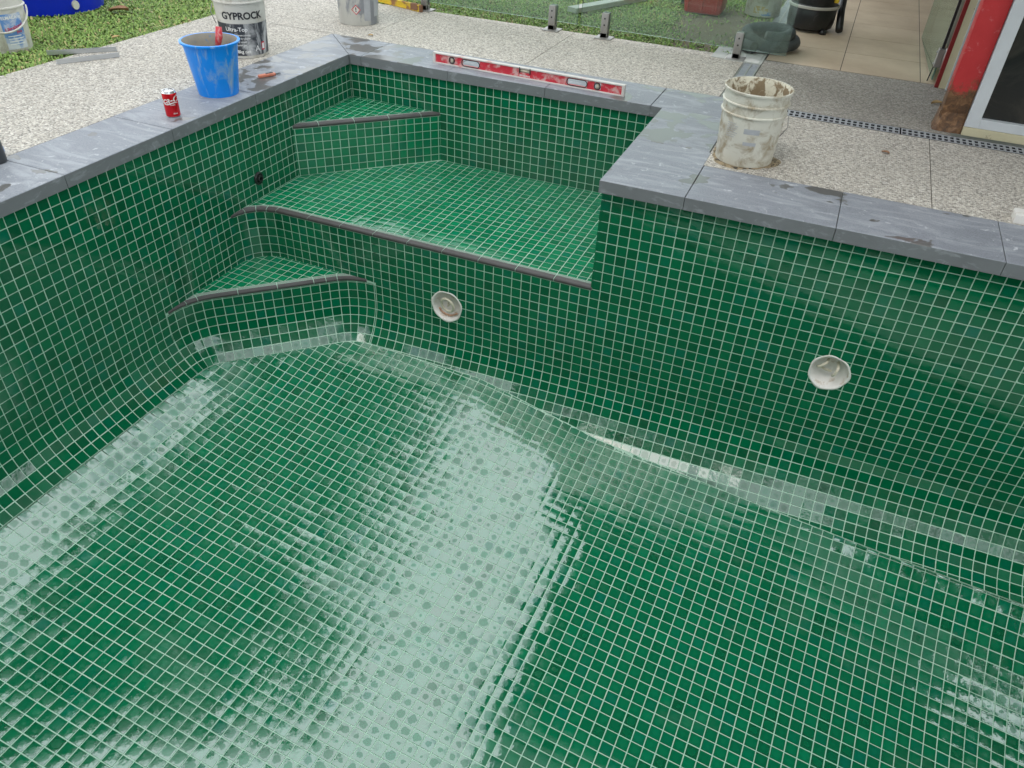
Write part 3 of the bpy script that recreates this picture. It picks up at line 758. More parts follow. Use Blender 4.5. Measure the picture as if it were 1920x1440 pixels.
xs, xso, yfi, yfo = 38.62, 45.85, -22.05, -14.3
paver([(37.4, yi), (xs, yi), (xs, yi-.001), (xso, yi-.001), (xso, yo), (37.4, yo)] if False else R_(37.4, xso, yi, yo))
paver(R_(xs, xso, -10.8, yi), STONE_WET); paver(R_(xs, xso+.15, yfi, -10.8))
for a, b in ((46., 57.95), (57.95, 69.95), (69.95, 82), (82, 94), (94, 106)): paver(R_(a, b, yfi, yfo))
mesh_obj('paver_bedding', [(x, y, CB-.05+z) for z in (0, .7) for x, y in ((xo+.3, -96), (xi-.3, -96), (xi-.3, .1), (xo+.3, .1))], [(3, 2, 1, 0), (4, 5, 6, 7), (0, 1, 5, 4), (1, 2, 6, 5), (2, 3, 7, 6), (3, 0, 4, 7)], MATS['dark_grout'], cop)
mb = MB().box(-6.7, 45.6, -.2, 6.4, CB-.02, .75); mb.box(X_R, 45.6, -21.2, -.2, CB-.01, .75); mb.box(45.6, 106, -21.2, -14.6, CB-.015, .75); mb.build('paver_bedding', MATS['dark_grout'], cop)

# ------------------------------------------------------------------ paving, drains, ground
deck = empty('paving', (-16, 0, DECK), 'pebbled exposed aggregate concrete round the pool', 'paving', kind='structure')
def slab(x0, x1, y0, y1, m=AGG, z=DECK-.03):
    g = .04; MB().box(x0+g, x1-g, y0+g, y1-g, z-2, z).build('slab', m, deck)
slab(-25.8, xo, -110, -54.2); slab(-25.8, xo, -54.2, 7); slab(-25.8, -3, 6.8, 25.3) ; slab(-3, 20, 6.8, 25.3); slab(20, 43.4, 6.8, 25.3)
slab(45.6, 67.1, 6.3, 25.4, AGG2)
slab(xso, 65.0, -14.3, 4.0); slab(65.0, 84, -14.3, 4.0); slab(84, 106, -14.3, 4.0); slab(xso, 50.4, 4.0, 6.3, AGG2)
mb = MB().box(-26, 106, -110, -84.6, DECK-2, DECK-.03); mb.box(106, 140, -110, 8, DECK-2, DECK-.03); mb.build('slab', AGG, deck)
MB().box(xo, 45.7, 6.75, 25.4, -1.2, -.9).box(45.7, 106, -14.3, 25.4, -1.2, -.9).box(-25.8, xo, -110, 25.4, -1.2, -.9).build('joint_bed', MATS['dark_grout'], deck)
MB().box(43.3, 45.8, 22, 112, -1.5, -.7).build('joint_bed', MATS['dark_grout'], deck)
# channel drain along the house
dr = empty('channel_drain', (50.4, 5.1, DECK), 'long grey slotted channel drain running to the house window', 'drain')
def grate(x0, x1, y0, y1, name, parent, slot=.56, z=DECK-.02):
    m = MB(); th = .06; ym = (y0+y1)/2
    for a, b in ((y0, y0+.22), (ym-.11, ym+.11), (y1-.22, y1)): m.box(x0, x1, a, b, z-th, z)
    n = int((x1-x0)/slot); st = (x1-x0)/n
    for i in range(n+1):
        c = x0+i*st; w_ = st*.2
        for a, b in ((y0+.22, ym-.11), (ym+.11, y1-.22)): m.box(max(x0, c-w_), min(x1, c+w_), a, b, z-th, z-.004)
    return m.build(name, DRAINM, parent)
DRAINM = simple('grey_drain_plastic', (.34, .35, .37), .5, 0, .12, 10)
for a, b in ((50.5, 62.2), (62.35, 74.2), (74.35, 86.2), (86.3, 98)): grate(a, b, 4.15, 6.15, 'grate', dr)
MB().box(50.4, 98.1, 4.02, 4.14, -.5, DECK-.03).box(50.4, 98.1, 6.16, 6.28, -.5, DECK-.03).box(50.3, 98.1, 4.02, 6.28, -.6, -.5).build('channel', BLACK, dr)
# tile-insert strip drain and end grate
sdn = empty('strip_drain', (44.4, 16, DECK), 'slim dark stone insert drain between the pool paving and the cream tiles', 'drain')
m = MB()
for x0, x1 in ((43.45, 43.6), (44.38, 44.55), (45.35, 45.55)): m.box(x0, x1, 6.9, 22.6, DECK-.6, DECK-.0); m.box(x0, x1, 28.6, 110, DECK-.6, DECK-.0)
m.build('steel_edge', STEEL, sdn)
INS = bluestone('drain_insert_stone', (5, .8))
for a, b in ((6.95, 22.5), (28.7, 60), (60.1, 109)):
    MB().box(43.62, 44.36, a, b, DECK-.4, DECK-.05).build('stone_insert', INS, sdn); MB().box(44.57, 45.33, a, b, DECK-.4, DECK-.05).build('stone_insert', INS, sdn)
fg = empty('floor_grate', (42, 25.6, DECK), 'square white slotted floor grate under the right-hand glass clamp', 'drain')
m = MB().box(39.2, 40.9, 23.0, 28.6, DECK-.3, DECK+.02).box(40.9, 45.6, 27.9, 28.6, DECK-.3, DECK+.02).box(40.9, 45.6, 22.6, 23.1, DECK-.3, DECK+.02).box(45.2, 45.6, 23.1, 27.9, DECK-.3, DECK+.02)
m.build('surround', simple('grey_grate_surround', (.42, .43, .40), .6), fg)
m = MB()
for i in range(9): m.box(40.9, 45.2, 23.25+i*.53, 23.52+i*.53, DECK-.15, DECK+.0)
m.box(42.9, 43.15, 23.1, 27.9, DECK-.12, DECK+.01); m.build('slat', simple('white_grate_plastic', (.72, .72, .68), .5), fg)
MB().box(39.2, 45.6, 22.6, 28.6, -.6, -.5).build('sump', BLACK, fg)
# cream porcelain patio
pat = empty('patio_floor', (60, 50, DECK), 'cream porcelain tiled patio beyond the pebbled paving', 'patio floor', kind='structure')
MB().box(45.7, 140, 25.5, 112, DECK-1, DECK-.06).build('tile_bed', simple('dark_joint', (.12, .10, .08), .9), pat)
for i in range(-1, 6):
    for j in range(0, 9):
        x0, y0 = 54.9+i*9.35, 25.5+j*9.9
        x0c = max(x0, 45.75)
        if x0+9.3 > x0c: MB().box(x0c+.05, x0+9.3, y0+.05, y0+9.85, DECK-.5, DECK-.02+random.uniform(-.005, .005)).build('tile', CREAM, pat)
# lawn and soil
lawn = MB().sheet(-400, -25.8, -400, 400, DECK-.35); lawn.sheet(-25.8, 43.4, 25.35, 400, DECK-.351)
lawn.sheet(-25.8, 400, -400, -110, DECK-.352); lawn.sheet(140, 400, -110, 400, DECK-.353); lawn.sheet(43.4, 140, 112, 400, DECK-.354)
lawn_o = tag(lawn.build('lawn', SOIL), 'flat ground under the lawn', 'ground', kind='structure')
MBs = []
V = []; F = []
for i in range(40):       # worn patch of bare soil with an uneven outline
    a = 2*math.pi*i/40; rr = 1+.12*math.sin(3*a)+.08*math.sin(5*a+1); V.append((36.5+9.5*rr*math.cos(a)*.75, 42+17*rr*math.sin(a), DECK-.335))
mesh_obj('bare_soil', V, [tuple(range(40))], BARE)
tag(bpy.data.objects['bare_soil'], 'worn patch of bare brown soil beside the strip drain', 'soil', kind='structure')
def blades(name, regions, label, hl=(.35, .8)):
    V = []; F = []; T = []; k = 0
    for (x0, x1, y0, y1, n, dens) in regions:
        xs_ = rng.uniform(x0, x1, n); ys_ = rng.uniform(y0, y1, n)
        for x, y in zip(xs_, ys_):
            if rng.random() > dens(x, y): continue
            L = rng.uniform(*hl); a = rng.uniform(0, 2*math.pi); w_ = rng.uniform(.07, .13); rise = rng.uniform(.25, 1.0)
            dx, dy = math.cos(a), math.sin(a); px, py = -dy*w_, dx*w_; z = DECK-.36
            V += [(x-px*.5, y-py*.5, z), (x+px*.5, y+py*.5, z), (x+dx*L*.5-px, y+dy*L*.5-py, z+L*rise*.75), (x+dx*L*.5+px, y+dy*L*.5+py, z+L*rise*.75), (x+dx*L, y+dy*L, z+L*rise*.55)]
            F += [(k, k+1, k+3, k+2), (k+2, k+3, k+4)]; g = min(1, max(0, rng.normal(.5, .22))) if rng.random() < .95 else 1.; T += [(g, 0, 0)]*5; k += 5
    o = mesh_obj(name, V, F, GRASS, attrs={'tint': T}); return tag(o, label, 'grass', kind='stuff')
soil_in = lambda x, y: (((x-36.5)/7.2)**2+((y-42)/17)**2)
blades('grass', [(-58, -25.7, -34, 32, 34000, lambda x, y: 1.), (-25.8, 43.3, 25.5, 62, 26000, lambda x, y: min(1, max(.06, soil_in(x, y)-.2))), (-110, -58, -40, 60, 9000, lambda x, y: 1), (-26, 43, 62, 110, 6000, lambda x, y: 1)], 'short broad-bladed green lawn grass')

# ------------------------------------------------------------------ text on objects
def text_mesh(s, size, shear=0., bold=0.):
    cu = bpy.data.curves.new('t', 'FONT'); cu.body = s; cu.size = size; cu.align_x = 'CENTER'; cu.align_y = 'CENTER'; cu.shear = shear; cu.offset = bold; cu.resolution_u = 4
    o = bpy.data.objects.new('t', cu); COL.objects.link(o); dg = bpy.context.evaluated_depsgraph_get(); me = bpy.data.meshes.new_from_object(o.evaluated_get(dg))
    V = [v.co[:] for v in me.vertices]; F = [tuple(p.vertices) for p in me.polygons]; bpy.data.objects.remove(o); bpy.data.meshes.remove(me); bpy.data.curves.remove(cu); return V, F
def wrap(V, c, rad, ang, z, rot=0., eps=.03):
    """flat (x,y) lettering onto a cone; rad(h) radius at height h above c"""
    out = []; ca, sa = math.cos(rot), math.sin(rot)
    for x, y, _ in V:
        x, y = x*ca-y*sa, x*sa+y*ca; h = z+y; r = rad(h)+eps; a = ang+x/r; out.append((c[0]+r*math.cos(a), c[1]+r*math.sin(a), c[2]+h))
    return out
def cam_ang(c): return math.atan2(CY-c[1], CX-c[0])
def put_text(s, parent, c, rad, dang, z, size, mat, shear=0., bold=0., rot=0., eps=.03, name='lettering'):
    V, F = text_mesh(s, size, shear, bold); return mesh_obj(name, wrap(V, c, rad, cam_ang(c)+dang, z, rot, eps), F, mat, parent)
def patch(parent, c, rad, a0, a1, z0, z1, mat, name='label', eps=.018, n=16):
    V = []; F = []; ca = cam_ang(c)
    for k in range(2):
        for i in range(n+1):
            h = z1 if k else z0; r = rad(h)+eps; a = ca+a0+(a1-a0)*i/n; V.append((c[0]+r*math.cos(a), c[1]+r*math.sin(a), c[2]+h))
    for i in range(n): F.append((i, i+1, n+2+i, n+1+i))
    return mesh_obj(name, V, F, mat, parent, True)

# ------------------------------------------------------------------ soft drink can
c = (-2.2, -27.2, CT)
can = empty('drink_can', c, 'red soft drink can with white script lettering standing on the coping', 'can')
autosmooth(MB().lathe([(.64, .12), (.66, .2), (.66, 2.1), (.63, 2.22)], c).build('body', CAN_RED, can), 30)
autosmooth(MB().lathe([(.01, .06), (.42, .06), (.5, 0), (.54, 0), (.645, .125)], c).build('base_rim', CAN_ALU, can))
autosmooth(MB().lathe([(.632, 2.215), (.54, 2.38), (.56, 2.42), (.54, 2.44), (.50, 2.42), (.48, 2.34), (.01, 2.34)], c).build('lid', CAN_ALU, can))
rad = lambda h: .66
put_text('Coca-Cola', can, c, rad, -.10, 1.66, .80, INK_W, .35, .014, .10, .012)
put_text('CLASSIC', can, c, rad, .18, 1.22, .13, INK_W, 0, .004, 0, .012)
put_text('375mL', can, c, rad, .35, .42, .15, INK_W, 0, .004, 0, .012)
V = []; F = []
for i in range(25):
    u = -.75+1.5*i/24; y = 1.34+.07*math.sin(u*4.2); w_ = .05*math.sin(math.pi*i/24)+.005; V += [(u, y-w_, 0), (u, y+w_, 0)]
    if i < 24: F.append((2*i, 2*i+2, 2*i+3, 2*i+1))
mesh_obj('swoosh', wrap(V, c, rad, cam_ang(c)-.12, 0, 0, .012), F, INK_W, can)

# ------------------------------------------------------------------ pails
def pail(name, c, rb, rt, h, mat, label, inner=None, ribs=(), lip=.16, rim_w=.18, group=None, fill=None, fill_mat=None, open_=True):
    e = empty(name, c, label, 'bucket', group)
    R = lambda z: rb+(rt-rb)*z/h
    prof = [(.01, .03), (rb-.12, .03), (rb-.03, 0), (rb, .08)]
    zs = [.08]
    for z in ribs: prof += [(R(z-.1), z-.1), (R(z)+rim_w*.9, z-.04), (R(z)+rim_w*.9, z+.06), (R(z+.1), z+.12)]
    prof += [(R(h-.25), h-.25), (R(h)+lip, h-.22), (R(h)+lip+.02, h-.05), (R(h)+lip*.5, h), (R(h)-.02, h-.02)]
    autosmooth(MB().lathe(prof, c, 64).build('shell', mat, e), 50)
    ip = [(R(h)-.02, h-.02)]+[(R(z)-.07, z) for z in np.linspace(h-.1, .25, 8)]+[(.01, .22)]
    autosmooth(MB().lathe(ip, c, 64).build('inside', inner or mat, e), 60)
    if fill: 
        V = []; F = []; n = 40
        for k in range(8):
            r = (R(fill)-.08)*(k+.02)/7
            for i in range(n): a = 2*math.pi*i/n; V.append((c[0]+r*math.cos(a), c[1]+r*math.sin(a), c[2]+fill+rng.normal(0, .04)+.1*math.sin(2*a)*(k/7)))
        for k in range(7):
            for i in range(n): j = (i+1) % n; F.append((k*n+i, k*n+j, (k+1)*n+j, (k+1)*n+i))
        mesh_obj('mortar', V, F, fill_mat, e, True)
    return e, R
def bail(e, c, R, z, mat, r=.07, side=0., drop=2.2, rad_k=1.07, down=True, name='handle'):
    ca = cam_ang(c)+side; pts = []
    for i in range(25):
        a = ca-math.pi/2+math.pi*i/24; q = math.sin(math.pi*i/24); rr = R(z)*rad_k+.1*q; pts.append((c[0]+rr*math.cos(a), c[1]+rr*math.sin(a), c[2]+z-drop*q*(1 if down else -1)))
    return MB().tube(pts, r, 8).build(name, mat, e, True)
# blue bucket
c = (-3.3, -19.45, CT)
e, R = pail('blue_bucket', c, 1.98, 2.66, 5.15, BLUE_PAIL, 'blue bucket smeared with grout on the coping, a trowel standing in it', BLUE_IN, lip=.20, fill=3.7, fill_mat=MORTAR)
tr = empty('trowel', (c[0]+.1, c[1]+.9, CT+4.0), 'hand trowel with a worn red handle standing in the blue bucket', 'trowel')
MB().tube([(c[0]-.05, c[1]+1.1, CT+4.3), (c[0]+.1, c[1]+1.3, CT+5.1), (c[0]+.05, c[1]+1.55, CT+6.0)], [.26, .36, .30], 12).build('grip', LEVEL_RED, tr, True)
MB().tube([(c[0]-.05, c[1]+.4, CT+3.8), (c[0]-.05, c[1]+.8, CT+4.1), (c[0]-.05, c[1]+1.1, CT+4.35)], .1, 8).build('tang', STEEL, tr, True)
MB().box(c[0]-.6, c[0]+.6, c[1]-.9, c[1]+.8, CT+3.75, CT+3.82, rot=.3).build('blade', STEEL, tr)
# gyprock pail
c = (-10.2, -6.2, DECK)
e, R = pail('plaster_pail', c, 2.5, 2.92, 7.7, WHITE_PAIL, 'white lidded pail with black GYPROCK lettering behind the blue bucket', ribs=(5.9, 6.8), fill=7.2, fill_mat=WHITE_PAIL)
patch(e, c, R, -1.35, 1.35, .3, 3.75, LBL_K)
put_text('GYPROCK', e, c, R, .02, 4.55, 1.02, INK_K, 0, .035, 0, .03)
put_text('Ultra-Top', e, c, R, -.30, 3.15, .62, INK_W, 0, .012)
put_text('18kg net', e, c, R, -.15, .75, .5, INK_W, 0, .01)
for q in range(4): put_text(['multi purpose jointing', 'compound for plaster', 'ready mixed', 'interior use'][q], e, c, R, -.18, 2.55-.36*q, .26, INK_W, 0, .004)
V, F = text_mesh('A', .9); mesh_obj('emblem', wrap(V, c, R, cam_ang(c)+.52, 1.0, 0, .035), F, INK_W, e)
patch(e, c, R, .74, .92, .75, 1.65, INK_R, 'stamp', .034, 4); patch(e, c, R, .77, .89, .9, 1.5, INK_W, 'stamp', .04, 4)
MB().tube([(c[0]+2.95*math.cos(cam_ang(c)-1.35), c[1]+2.95*math.sin(cam_ang(c)-1.35), c[2]+5.6), (c[0]+3.25*math.cos(cam_ang(c)-1.45), c[1]+3.25*math.sin(cam_ang(c)-1.45), c[2]+4.7), (c[0]+3.0*math.cos(cam_ang(c)-1.25), c[1]+3.0*math.sin(cam_ang(c)-1.25), c[2]+3.6)], .05, 6).build('handle', STEEL, e, True)
# grey smeared pail
c = (-7.5, 14.2, DECK)
e, R = pail('adhesive_pail', c, 2.62, 2.9, 7.5, GREY_PAIL, 'tall grey cement-smeared pail with a red hazard diamond on the pebbled paving', ribs=(6.2,))
patch(e, c, R, .28, .62, .6, 5.5, INK_G); patch(e, c, R, .85, 1.25, 1.0, 5.2, INK_G)
for sz_, m_, ep in ((.62, INK_R, .03), (.50, WHITE_PAIL, .036)):
    V = [(0, -sz_, 0), (sz_, 0, 0), (0, sz_, 0), (-sz_, 0, 0)]; mesh_obj('hazard_diamond', wrap(V, c, R, cam_ang(c)-.12, 2.0, 0, ep), [(0, 1, 2, 3)], m_, e)
put_text('!', e, c, R, -.12, 2.0, .75, INK_K, 0, .03, 0, .042)
# left white pail on the lawn
c = (-34.2, -18.2, DECK-.3)
e, R = pail('paint_pail', c, 2.4, 2.85, 6.6, WHITE_PAIL, 'white pail with a worn blue label on the grass at the left edge', ribs=(4.75,), fill=6.4, fill_mat=MORTAR)
patch(e, c, R, -.05, .85, .5, 4.2, LBL_B); bail(e, c, R, 4.5, WHITE_PAIL, .11, .0, 2.1)
put_text('ELMACA', e, c, R, .32, 3.8, .45, INK_W, 0, .01, 0, .03); put_text('Ultrabond', e, c, R, .42, 2.75, .50, INK_R, .2, .012, .22, .03); put_text('Pro', e, c, R, .60, 2.25, .45, INK_R, .2, .012, .22, .03)
for q in range(4): patch(e, c, R, .08, .75-.1*(q % 2), 1.0+q*.28, 1.1+q*.28, INK_W, 'print_line', .03, 5)
# big white pail with dried plaster
c = (48.85, -10.6, DECK)
e, R = pail('plaster_pail', c, 2.55, 2.86, 6.4, WHITE_PAIL2, 'open white pail caked with dried plaster at the inner corner of the coping', MUCK, ribs=(4.35, 5.25), lip=.10, rim_w=.14, fill=3.2, fill_mat=MUCK)

for q in range(7): patch(e, c, R, -.78, -.45+.04*(q % 3), 2.5+q*.19, 2.55+q*.19, INK_G, 'print_line', .03, 5)
patch(e, c, R, -.16, .34, 3.0, 3.45, INK_G, 'print_block', .028, 8); patch(e, c, R, -.12, .30, 2.0, 2.3, INK_G, 'print_block', .028, 8)
MB().tube([(c[0]+3.0*math.cos(cam_ang(c)+1.45), c[1]+3.0*math.sin(cam_ang(c)+1.45), c[2]+4.3), (c[0]+3.2*math.cos(cam_ang(c)+1.4), c[1]+3.2*math.sin(cam_ang(c)+1.4), c[2]+3.4), (c[0]+2.75*math.cos(cam_ang(c)+1.3), c[1]+2.75*math.sin(cam_ang(c)+1.3), c[2]+2.6)], .045, 6).build('handle', STEEL, e, True)
V = []; F = []     # crusted spill round its foot
for i in range(36):
    a = 2*math.pi*i/36; rr = 3.05+.35*math.sin(3*a+1)+rng.uniform(-.12, .12); V.append((min(max(c[0]+rr*math.cos(a), 46.0), 60), max(c[1]+rr*math.sin(a)*.95-.1, -14.2), DECK-.012))
spill = mesh_obj('spill', V, [tuple(range(36))], simple('brown_gritty_spill', (.30, .23, .14), .8, 0, .5, 40, .4, dirt=(.04, .035, .03), dirt_at=(.52, .58), dscale=60)); tag(spill, 'brown gritty spill on the paving around the caked pail', 'spill', kind='stuff')
# blue tub
c = (-47.2, -.7, DECK-.3); tub = empty('plastic_tub', c, 'large royal blue plastic tub on the lawn at the top left', 'tub')
autosmooth(MB().lathe([(.01, .05), (6.3, 0), (6.6, .2), (7.6, 9), (7.9, 9.1), (7.9, 9.5), (7.4, 9.4), (6.4, .4), (.01, .35)], c, 64).build('shell', TUB_BLUE, tub), 40)
a = cam_ang(c)+.42; V, F = [], []
dcx, dcy = c[0]+6.75*math.cos(a), c[1]+6.75*math.sin(a)
for i in range(20): b_ = 2*math.pi*i/20; V.append((dcx+.45*math.cos(b_)*-math.sin(a), dcy+.45*math.cos(b_)*math.cos(a), c[2]+1.3+.55*math.sin(b_)))
for i in range(20): V.append((V[i][0]+.25*math.cos(a), V[i][1]+.25*math.sin(a), V[i][2]))
F = [tuple(range(20, 40))]+[(i, (i+1) % 20, 20+(i+1) % 20, 20+i) for i in range(20)]; mesh_obj('drain_bung', V, F, WHITE_PAIL, tub)
# dry leaves
def dry_leaf(x, y, z, L, rot, label, mat=RUSTY, group=None):
    V = []; F = []; n = 8
    for i in range(n+1):
        u = i/n; w_ = .34*L*math.sin(math.pi*u)**.8; zc = .12*L*math.sin(2.6*u)
        for s_ in (-1, 0, 1): V.append((x+(u-.5)*L*math.cos(rot)-s_*w_*math.sin(rot), y+(u-.5)*L*math.sin(rot)+s_*w_*math.cos(rot), z+zc+abs(s_)*.15*L))
    for i in range(n):
        for k in range(2): F.append((i*3+k, i*3+k+1, (i+1)*3+k+1, (i+1)*3+k))
    o = mesh_obj('dry_leaf', V, F, mat, base=(x, y, z), smooth=True); return tag(o, label, 'leaf', group)
LEAFB = simple('dry_leaf_brown', (.34, .18, .10), .8, 0, .3, 20); LEAFT = simple('dry_leaf_tan', (.50, .33, .15), .8, 0, .3, 20)
dry_leaf(-36.6, .8, DECK-.0, 2.6, .5, 'large curled brown leaf on the grass beside the blue tub', LEAFB)
dry_leaf(65.9, 16.9, DECK, 1.3, .4, 'tan curled leaf on the paving left of the red post', LEAFT)
dry_leaf(61.0, -2.6, DECK, .8, -.5, 'small brown leaf on the paving in front of the channel drain', LEAFB)
dry_leaf(-26.9, -9.5, DECK+.1, 1.0, 1.2, 'small orange-brown leaf in the lawn near the paving edge', LEAFT)
dry_leaf(-2.2, 8.4, DECK, .7, .2, 'tiny yellow leaf on the pebbles behind the far coping', LEAFT)
# ------------------------------------------------------------------ knife, trims, levels
kn = empty('utility_knife', (-2.5, -12.6, CT), 'small salmon-coloured utility knife lying on the wet coping', 'knife')
m = MB().box(-3.5, -1.55, -12.85, -12.35, CT+.02, CT+.32, .08).rotz(1.15, (-2.5, -12.6)); m.build('handle', ORANGE, kn)
m = MB().box(-1.55, -.9, -12.75, -12.45, CT+.12, CT+.17).rotz(1.15, (-2.5, -12.6)); m.build('blade', DGREY, kn)
m = MB().box(-2.6, -1.8, -12.7, -12.5, CT+.32, CT+.37).rotz(1.15, (-2.5, -12.6)); m.build('slider', DGREY, kn)
for k, (ax, ay, bx, by, lab) in enumerate([(-27.9, -18.6, -22.9, -13.4, 'perforated aluminium trim lying on the paving edge, the one behind'), (-24.2, -20.6, -20.9, -15.0, 'plain L-shaped aluminium trim lying on the pebbles, the one in front')]):
    L = math.hypot(bx-ax, by-ay); an = math.atan2(by-ay, bx-ax); m = MB().box(ax, ax+L, ay-.03, ay+.65, DECK, DECK+.05).box(ax, ax+L, ay-.03, ay+.03, DECK+.05, DECK+.5)
    if k == 0:
        for i in range(14): m.box(ax+.2+i*L/14, ax+.2+i*L/14+L/28, ay+.65, ay+.85, DECK, DECK+.05)
    m.rotz(an, (ax, ay)); o = m.build('metal_trim', ALU, base=(ax, ay, DECK)); tag(o, lab, 'metal trim', 'aluminium trims on the paving')
def spirit_level(name, ax, ay, bx, by, z, h, wd, label, bodym, railm, windows=True, mark=None):
    L = math.hypot(bx-ax, by-ay); an = math.atan2(by-ay, bx-ax); e = empty(name, (ax, ay, z), label, 'spirit level'); c0 = (ax, ay)
    m = MB().box(ax, ax+L, ay, ay+wd, z+h-.16, z+h, .03).box(ax, ax+L, ay, ay+wd, z, z+.16, .03); m.rotz(an, c0).build('rail', railm, e)
    holes = [(2.05, 2.75, 'round'), (3.7, 6.0, 'slot'), (L/2-.7, L/2+.7, 'top'), (L-6.6, L-4.2, 'slot'), (L-3.4, L-2.6, 'round')] if windows else []
    segs = []; x = .15
    for a, b, k in holes: segs.append((x, a)); x = b
    segs.append((x, L-.15)); m = MB()
    for a, b in segs: m.box(ax+a, ax+b, ay+.08, ay+wd-.08, z+.15, z+h-.15)
    for a, b, k in holes:
        if k == 'top': m.box(ax+a, ax+b, ay+.08, ay+wd-.08, z+.15, z+h*.52)
        elif k == 'slot': m.box(ax+a, ax+b, ay+.08, ay+wd-.08, z+.15, z+.27); m.box(ax+a, ax+b, ay+.08, ay+wd-.08, z+h-.27, z+h-.15)
        else: m.box(ax+a, ax+b, ay+.08, ay+wd-.08, z+.15, z+.24); m.box(ax+a, ax+b, ay+.08, ay+wd-.08, z+h-.24, z+h-.15)
    m.rotz(an, c0).build('web', bodym, e)
    for a, b, k in holes:
        if k == 'slot':
            pts = []
            for i in range(33):
                q = 2*math.pi*i/32; r = (h-.5)/2; cx = (b-a)/2-r; px = (cx if math.cos(q) > 0 else -cx)+r*math.cos(q); pts.append((ax+(a+b)/2+px, ay+.02, z+h/2+r*math.sin(q)))
            MB().tube(pts, .05, 6, False).rotz(an, c0).build('grip_hole_rim', BLACK, e, True)
        elif k == 'round':
            V = MB(); 
            pts = [(ax+(a+b)/2+.34*math.cos(q), ay+.03, z+h/2+.34*math.sin(q)) for q in np.linspace(0, 2*math.pi, 25)]
            V.tube(pts, .06, 6, False).rotz(an, c0).build('vial_housing', BLACK, e, True)
            MB().tube([(ax+(a+b)/2, ay+wd/2, z+.25), (ax+(a+b)/2, ay+wd/2, z+h-.25)], .2, 12).rotz(an, c0).build('vial', CONDUIT, e, True)
        else:
            MB().tube([(ax+a+.1, ay+wd/2, z+h*.68), (ax+b-.1, ay+wd/2, z+h*.68)], .17, 12).rotz(an, c0).build('vial', CONDUIT, e, True)
            [MB().box(ax+q, ax+q+.1, ay-.01, ay+wd+.01, z+h*.45, z+h-.01).rotz(an, c0).build('vial_bracket', BLACK, e) for q in (a, b-.1)]
    for a, b in ((-.12, .2), (L-.2, L+.12)): MB().box(ax+a, ax+b, ay-.03, ay+wd+.03, z-.01, z+h+.01, .05).rotz(an, c0).build('end_cap', RUSTY if not windows else LEVEL_RAIL, e)
    if mark:
        V, F = text_mesh(mark, .3, 0, .006); V = [(ax+L/2+.0+x, ay-.006+.08, z+.33+y) for x, y, _ in V]; m = MB(); m.V = V; m.F = F; m.rotz(an, c0).build('lettering', INK_W, e)
    return e
spirit_level('spirit_level', 10.45, 1.75, 33.9, .95, CT, 1.22, .5, 'long red spirit level dusted with cement standing on the far coping', LEVEL_RED, LEVEL_RAIL, mark='Milwaukee')
e = spirit_level('spirit_level', -12.2, 26.2, -3.2, 23.6, DECK, .9, .5, 'dirty yellow spirit level with a rusty brown end on the pebbled paving', YELLOW, YELLOW, False)
MB().box(-5.0, -3.6, 23.9, 24.55, DECK+.1, DECK+.95, .05).rotz(-.28, (-4.3, 24.1)).build('rusty_end', RUSTY, e)

# ------------------------------------------------------------------ glass fence
def spigot(x, y, label):
    e = empty('glass_clamp', (x, y, DECK), label, 'glass clamp', 'steel clamps holding the glass fence')
    autosmooth(MB().box(x-1.15, x+1.15, y-1.05, y+1.05, DECK-.03, DECK+.10, .04).build('base_plate', STEEL, e), 30)
    autosmooth(MB().box(x-.48, x+.48, y-.55, y-.06, DECK+.08, DECK+3.15, .07).box(x-.48, x+.48, y+.34, y+.55, DECK+.08, DECK+3.15, .05).box(x-.48, x+.48, y-.55, y+.5, DECK+.08, DECK+.7, .03).build('jaw', STEEL, e), 30)
    for z in (1.7, 2.5):
        V = MB(); pts = []
        m = MB().tube([(x, y-.6, DECK+z), (x, y-.5, DECK+z)], .11, 10).build('bolt', BLACK, e)
GY = lambda x: 25.35-(x+3)*.033
for x, lab in ((-3.2, 'leftmost steel glass clamp, beside the yellow level'), (16.8, 'second steel glass clamp from the left, left of the gap between the panes'), (24.4, 'third steel glass clamp, right of the gap between the panes'), (42.2, 'steel glass clamp standing on the floor grate')): spigot(x, GY(x), lab)
for a, b, lab in ((-8.6, 20.35, 'left frameless glass fence pane in front of the lawn'), (20.85, 48.2, 'right frameless glass fence pane in front of the bare soil and hose')):
    e = empty('glass_fence', ((a+b)/2, GY((a+b)/2), DECK+1.15), lab, 'glass pane', 'frameless glass fence panes')
    y0, y1 = GY(a)+.05, GY(b)+.05; z0, z1 = DECK+1.15, DECK+25; th = .2
    V = [(a, y0, z0), (b, y1, z0), (b, y1, z1), (a, y0, z1), (a, y0+th, z0), (b, y1+th, z0), (b, y1+th, z1), (a, y0+th, z1)]
    mesh_obj('pane', V, [(0, 1, 2, 3), (5, 4, 7, 6)], GLASS, e)
    mesh_obj('cut_edge', V, [(0, 4, 5, 1), (1, 5, 6, 2), (2, 6, 7, 3), (3, 7, 4, 0)], GLASS_EDGE, e)

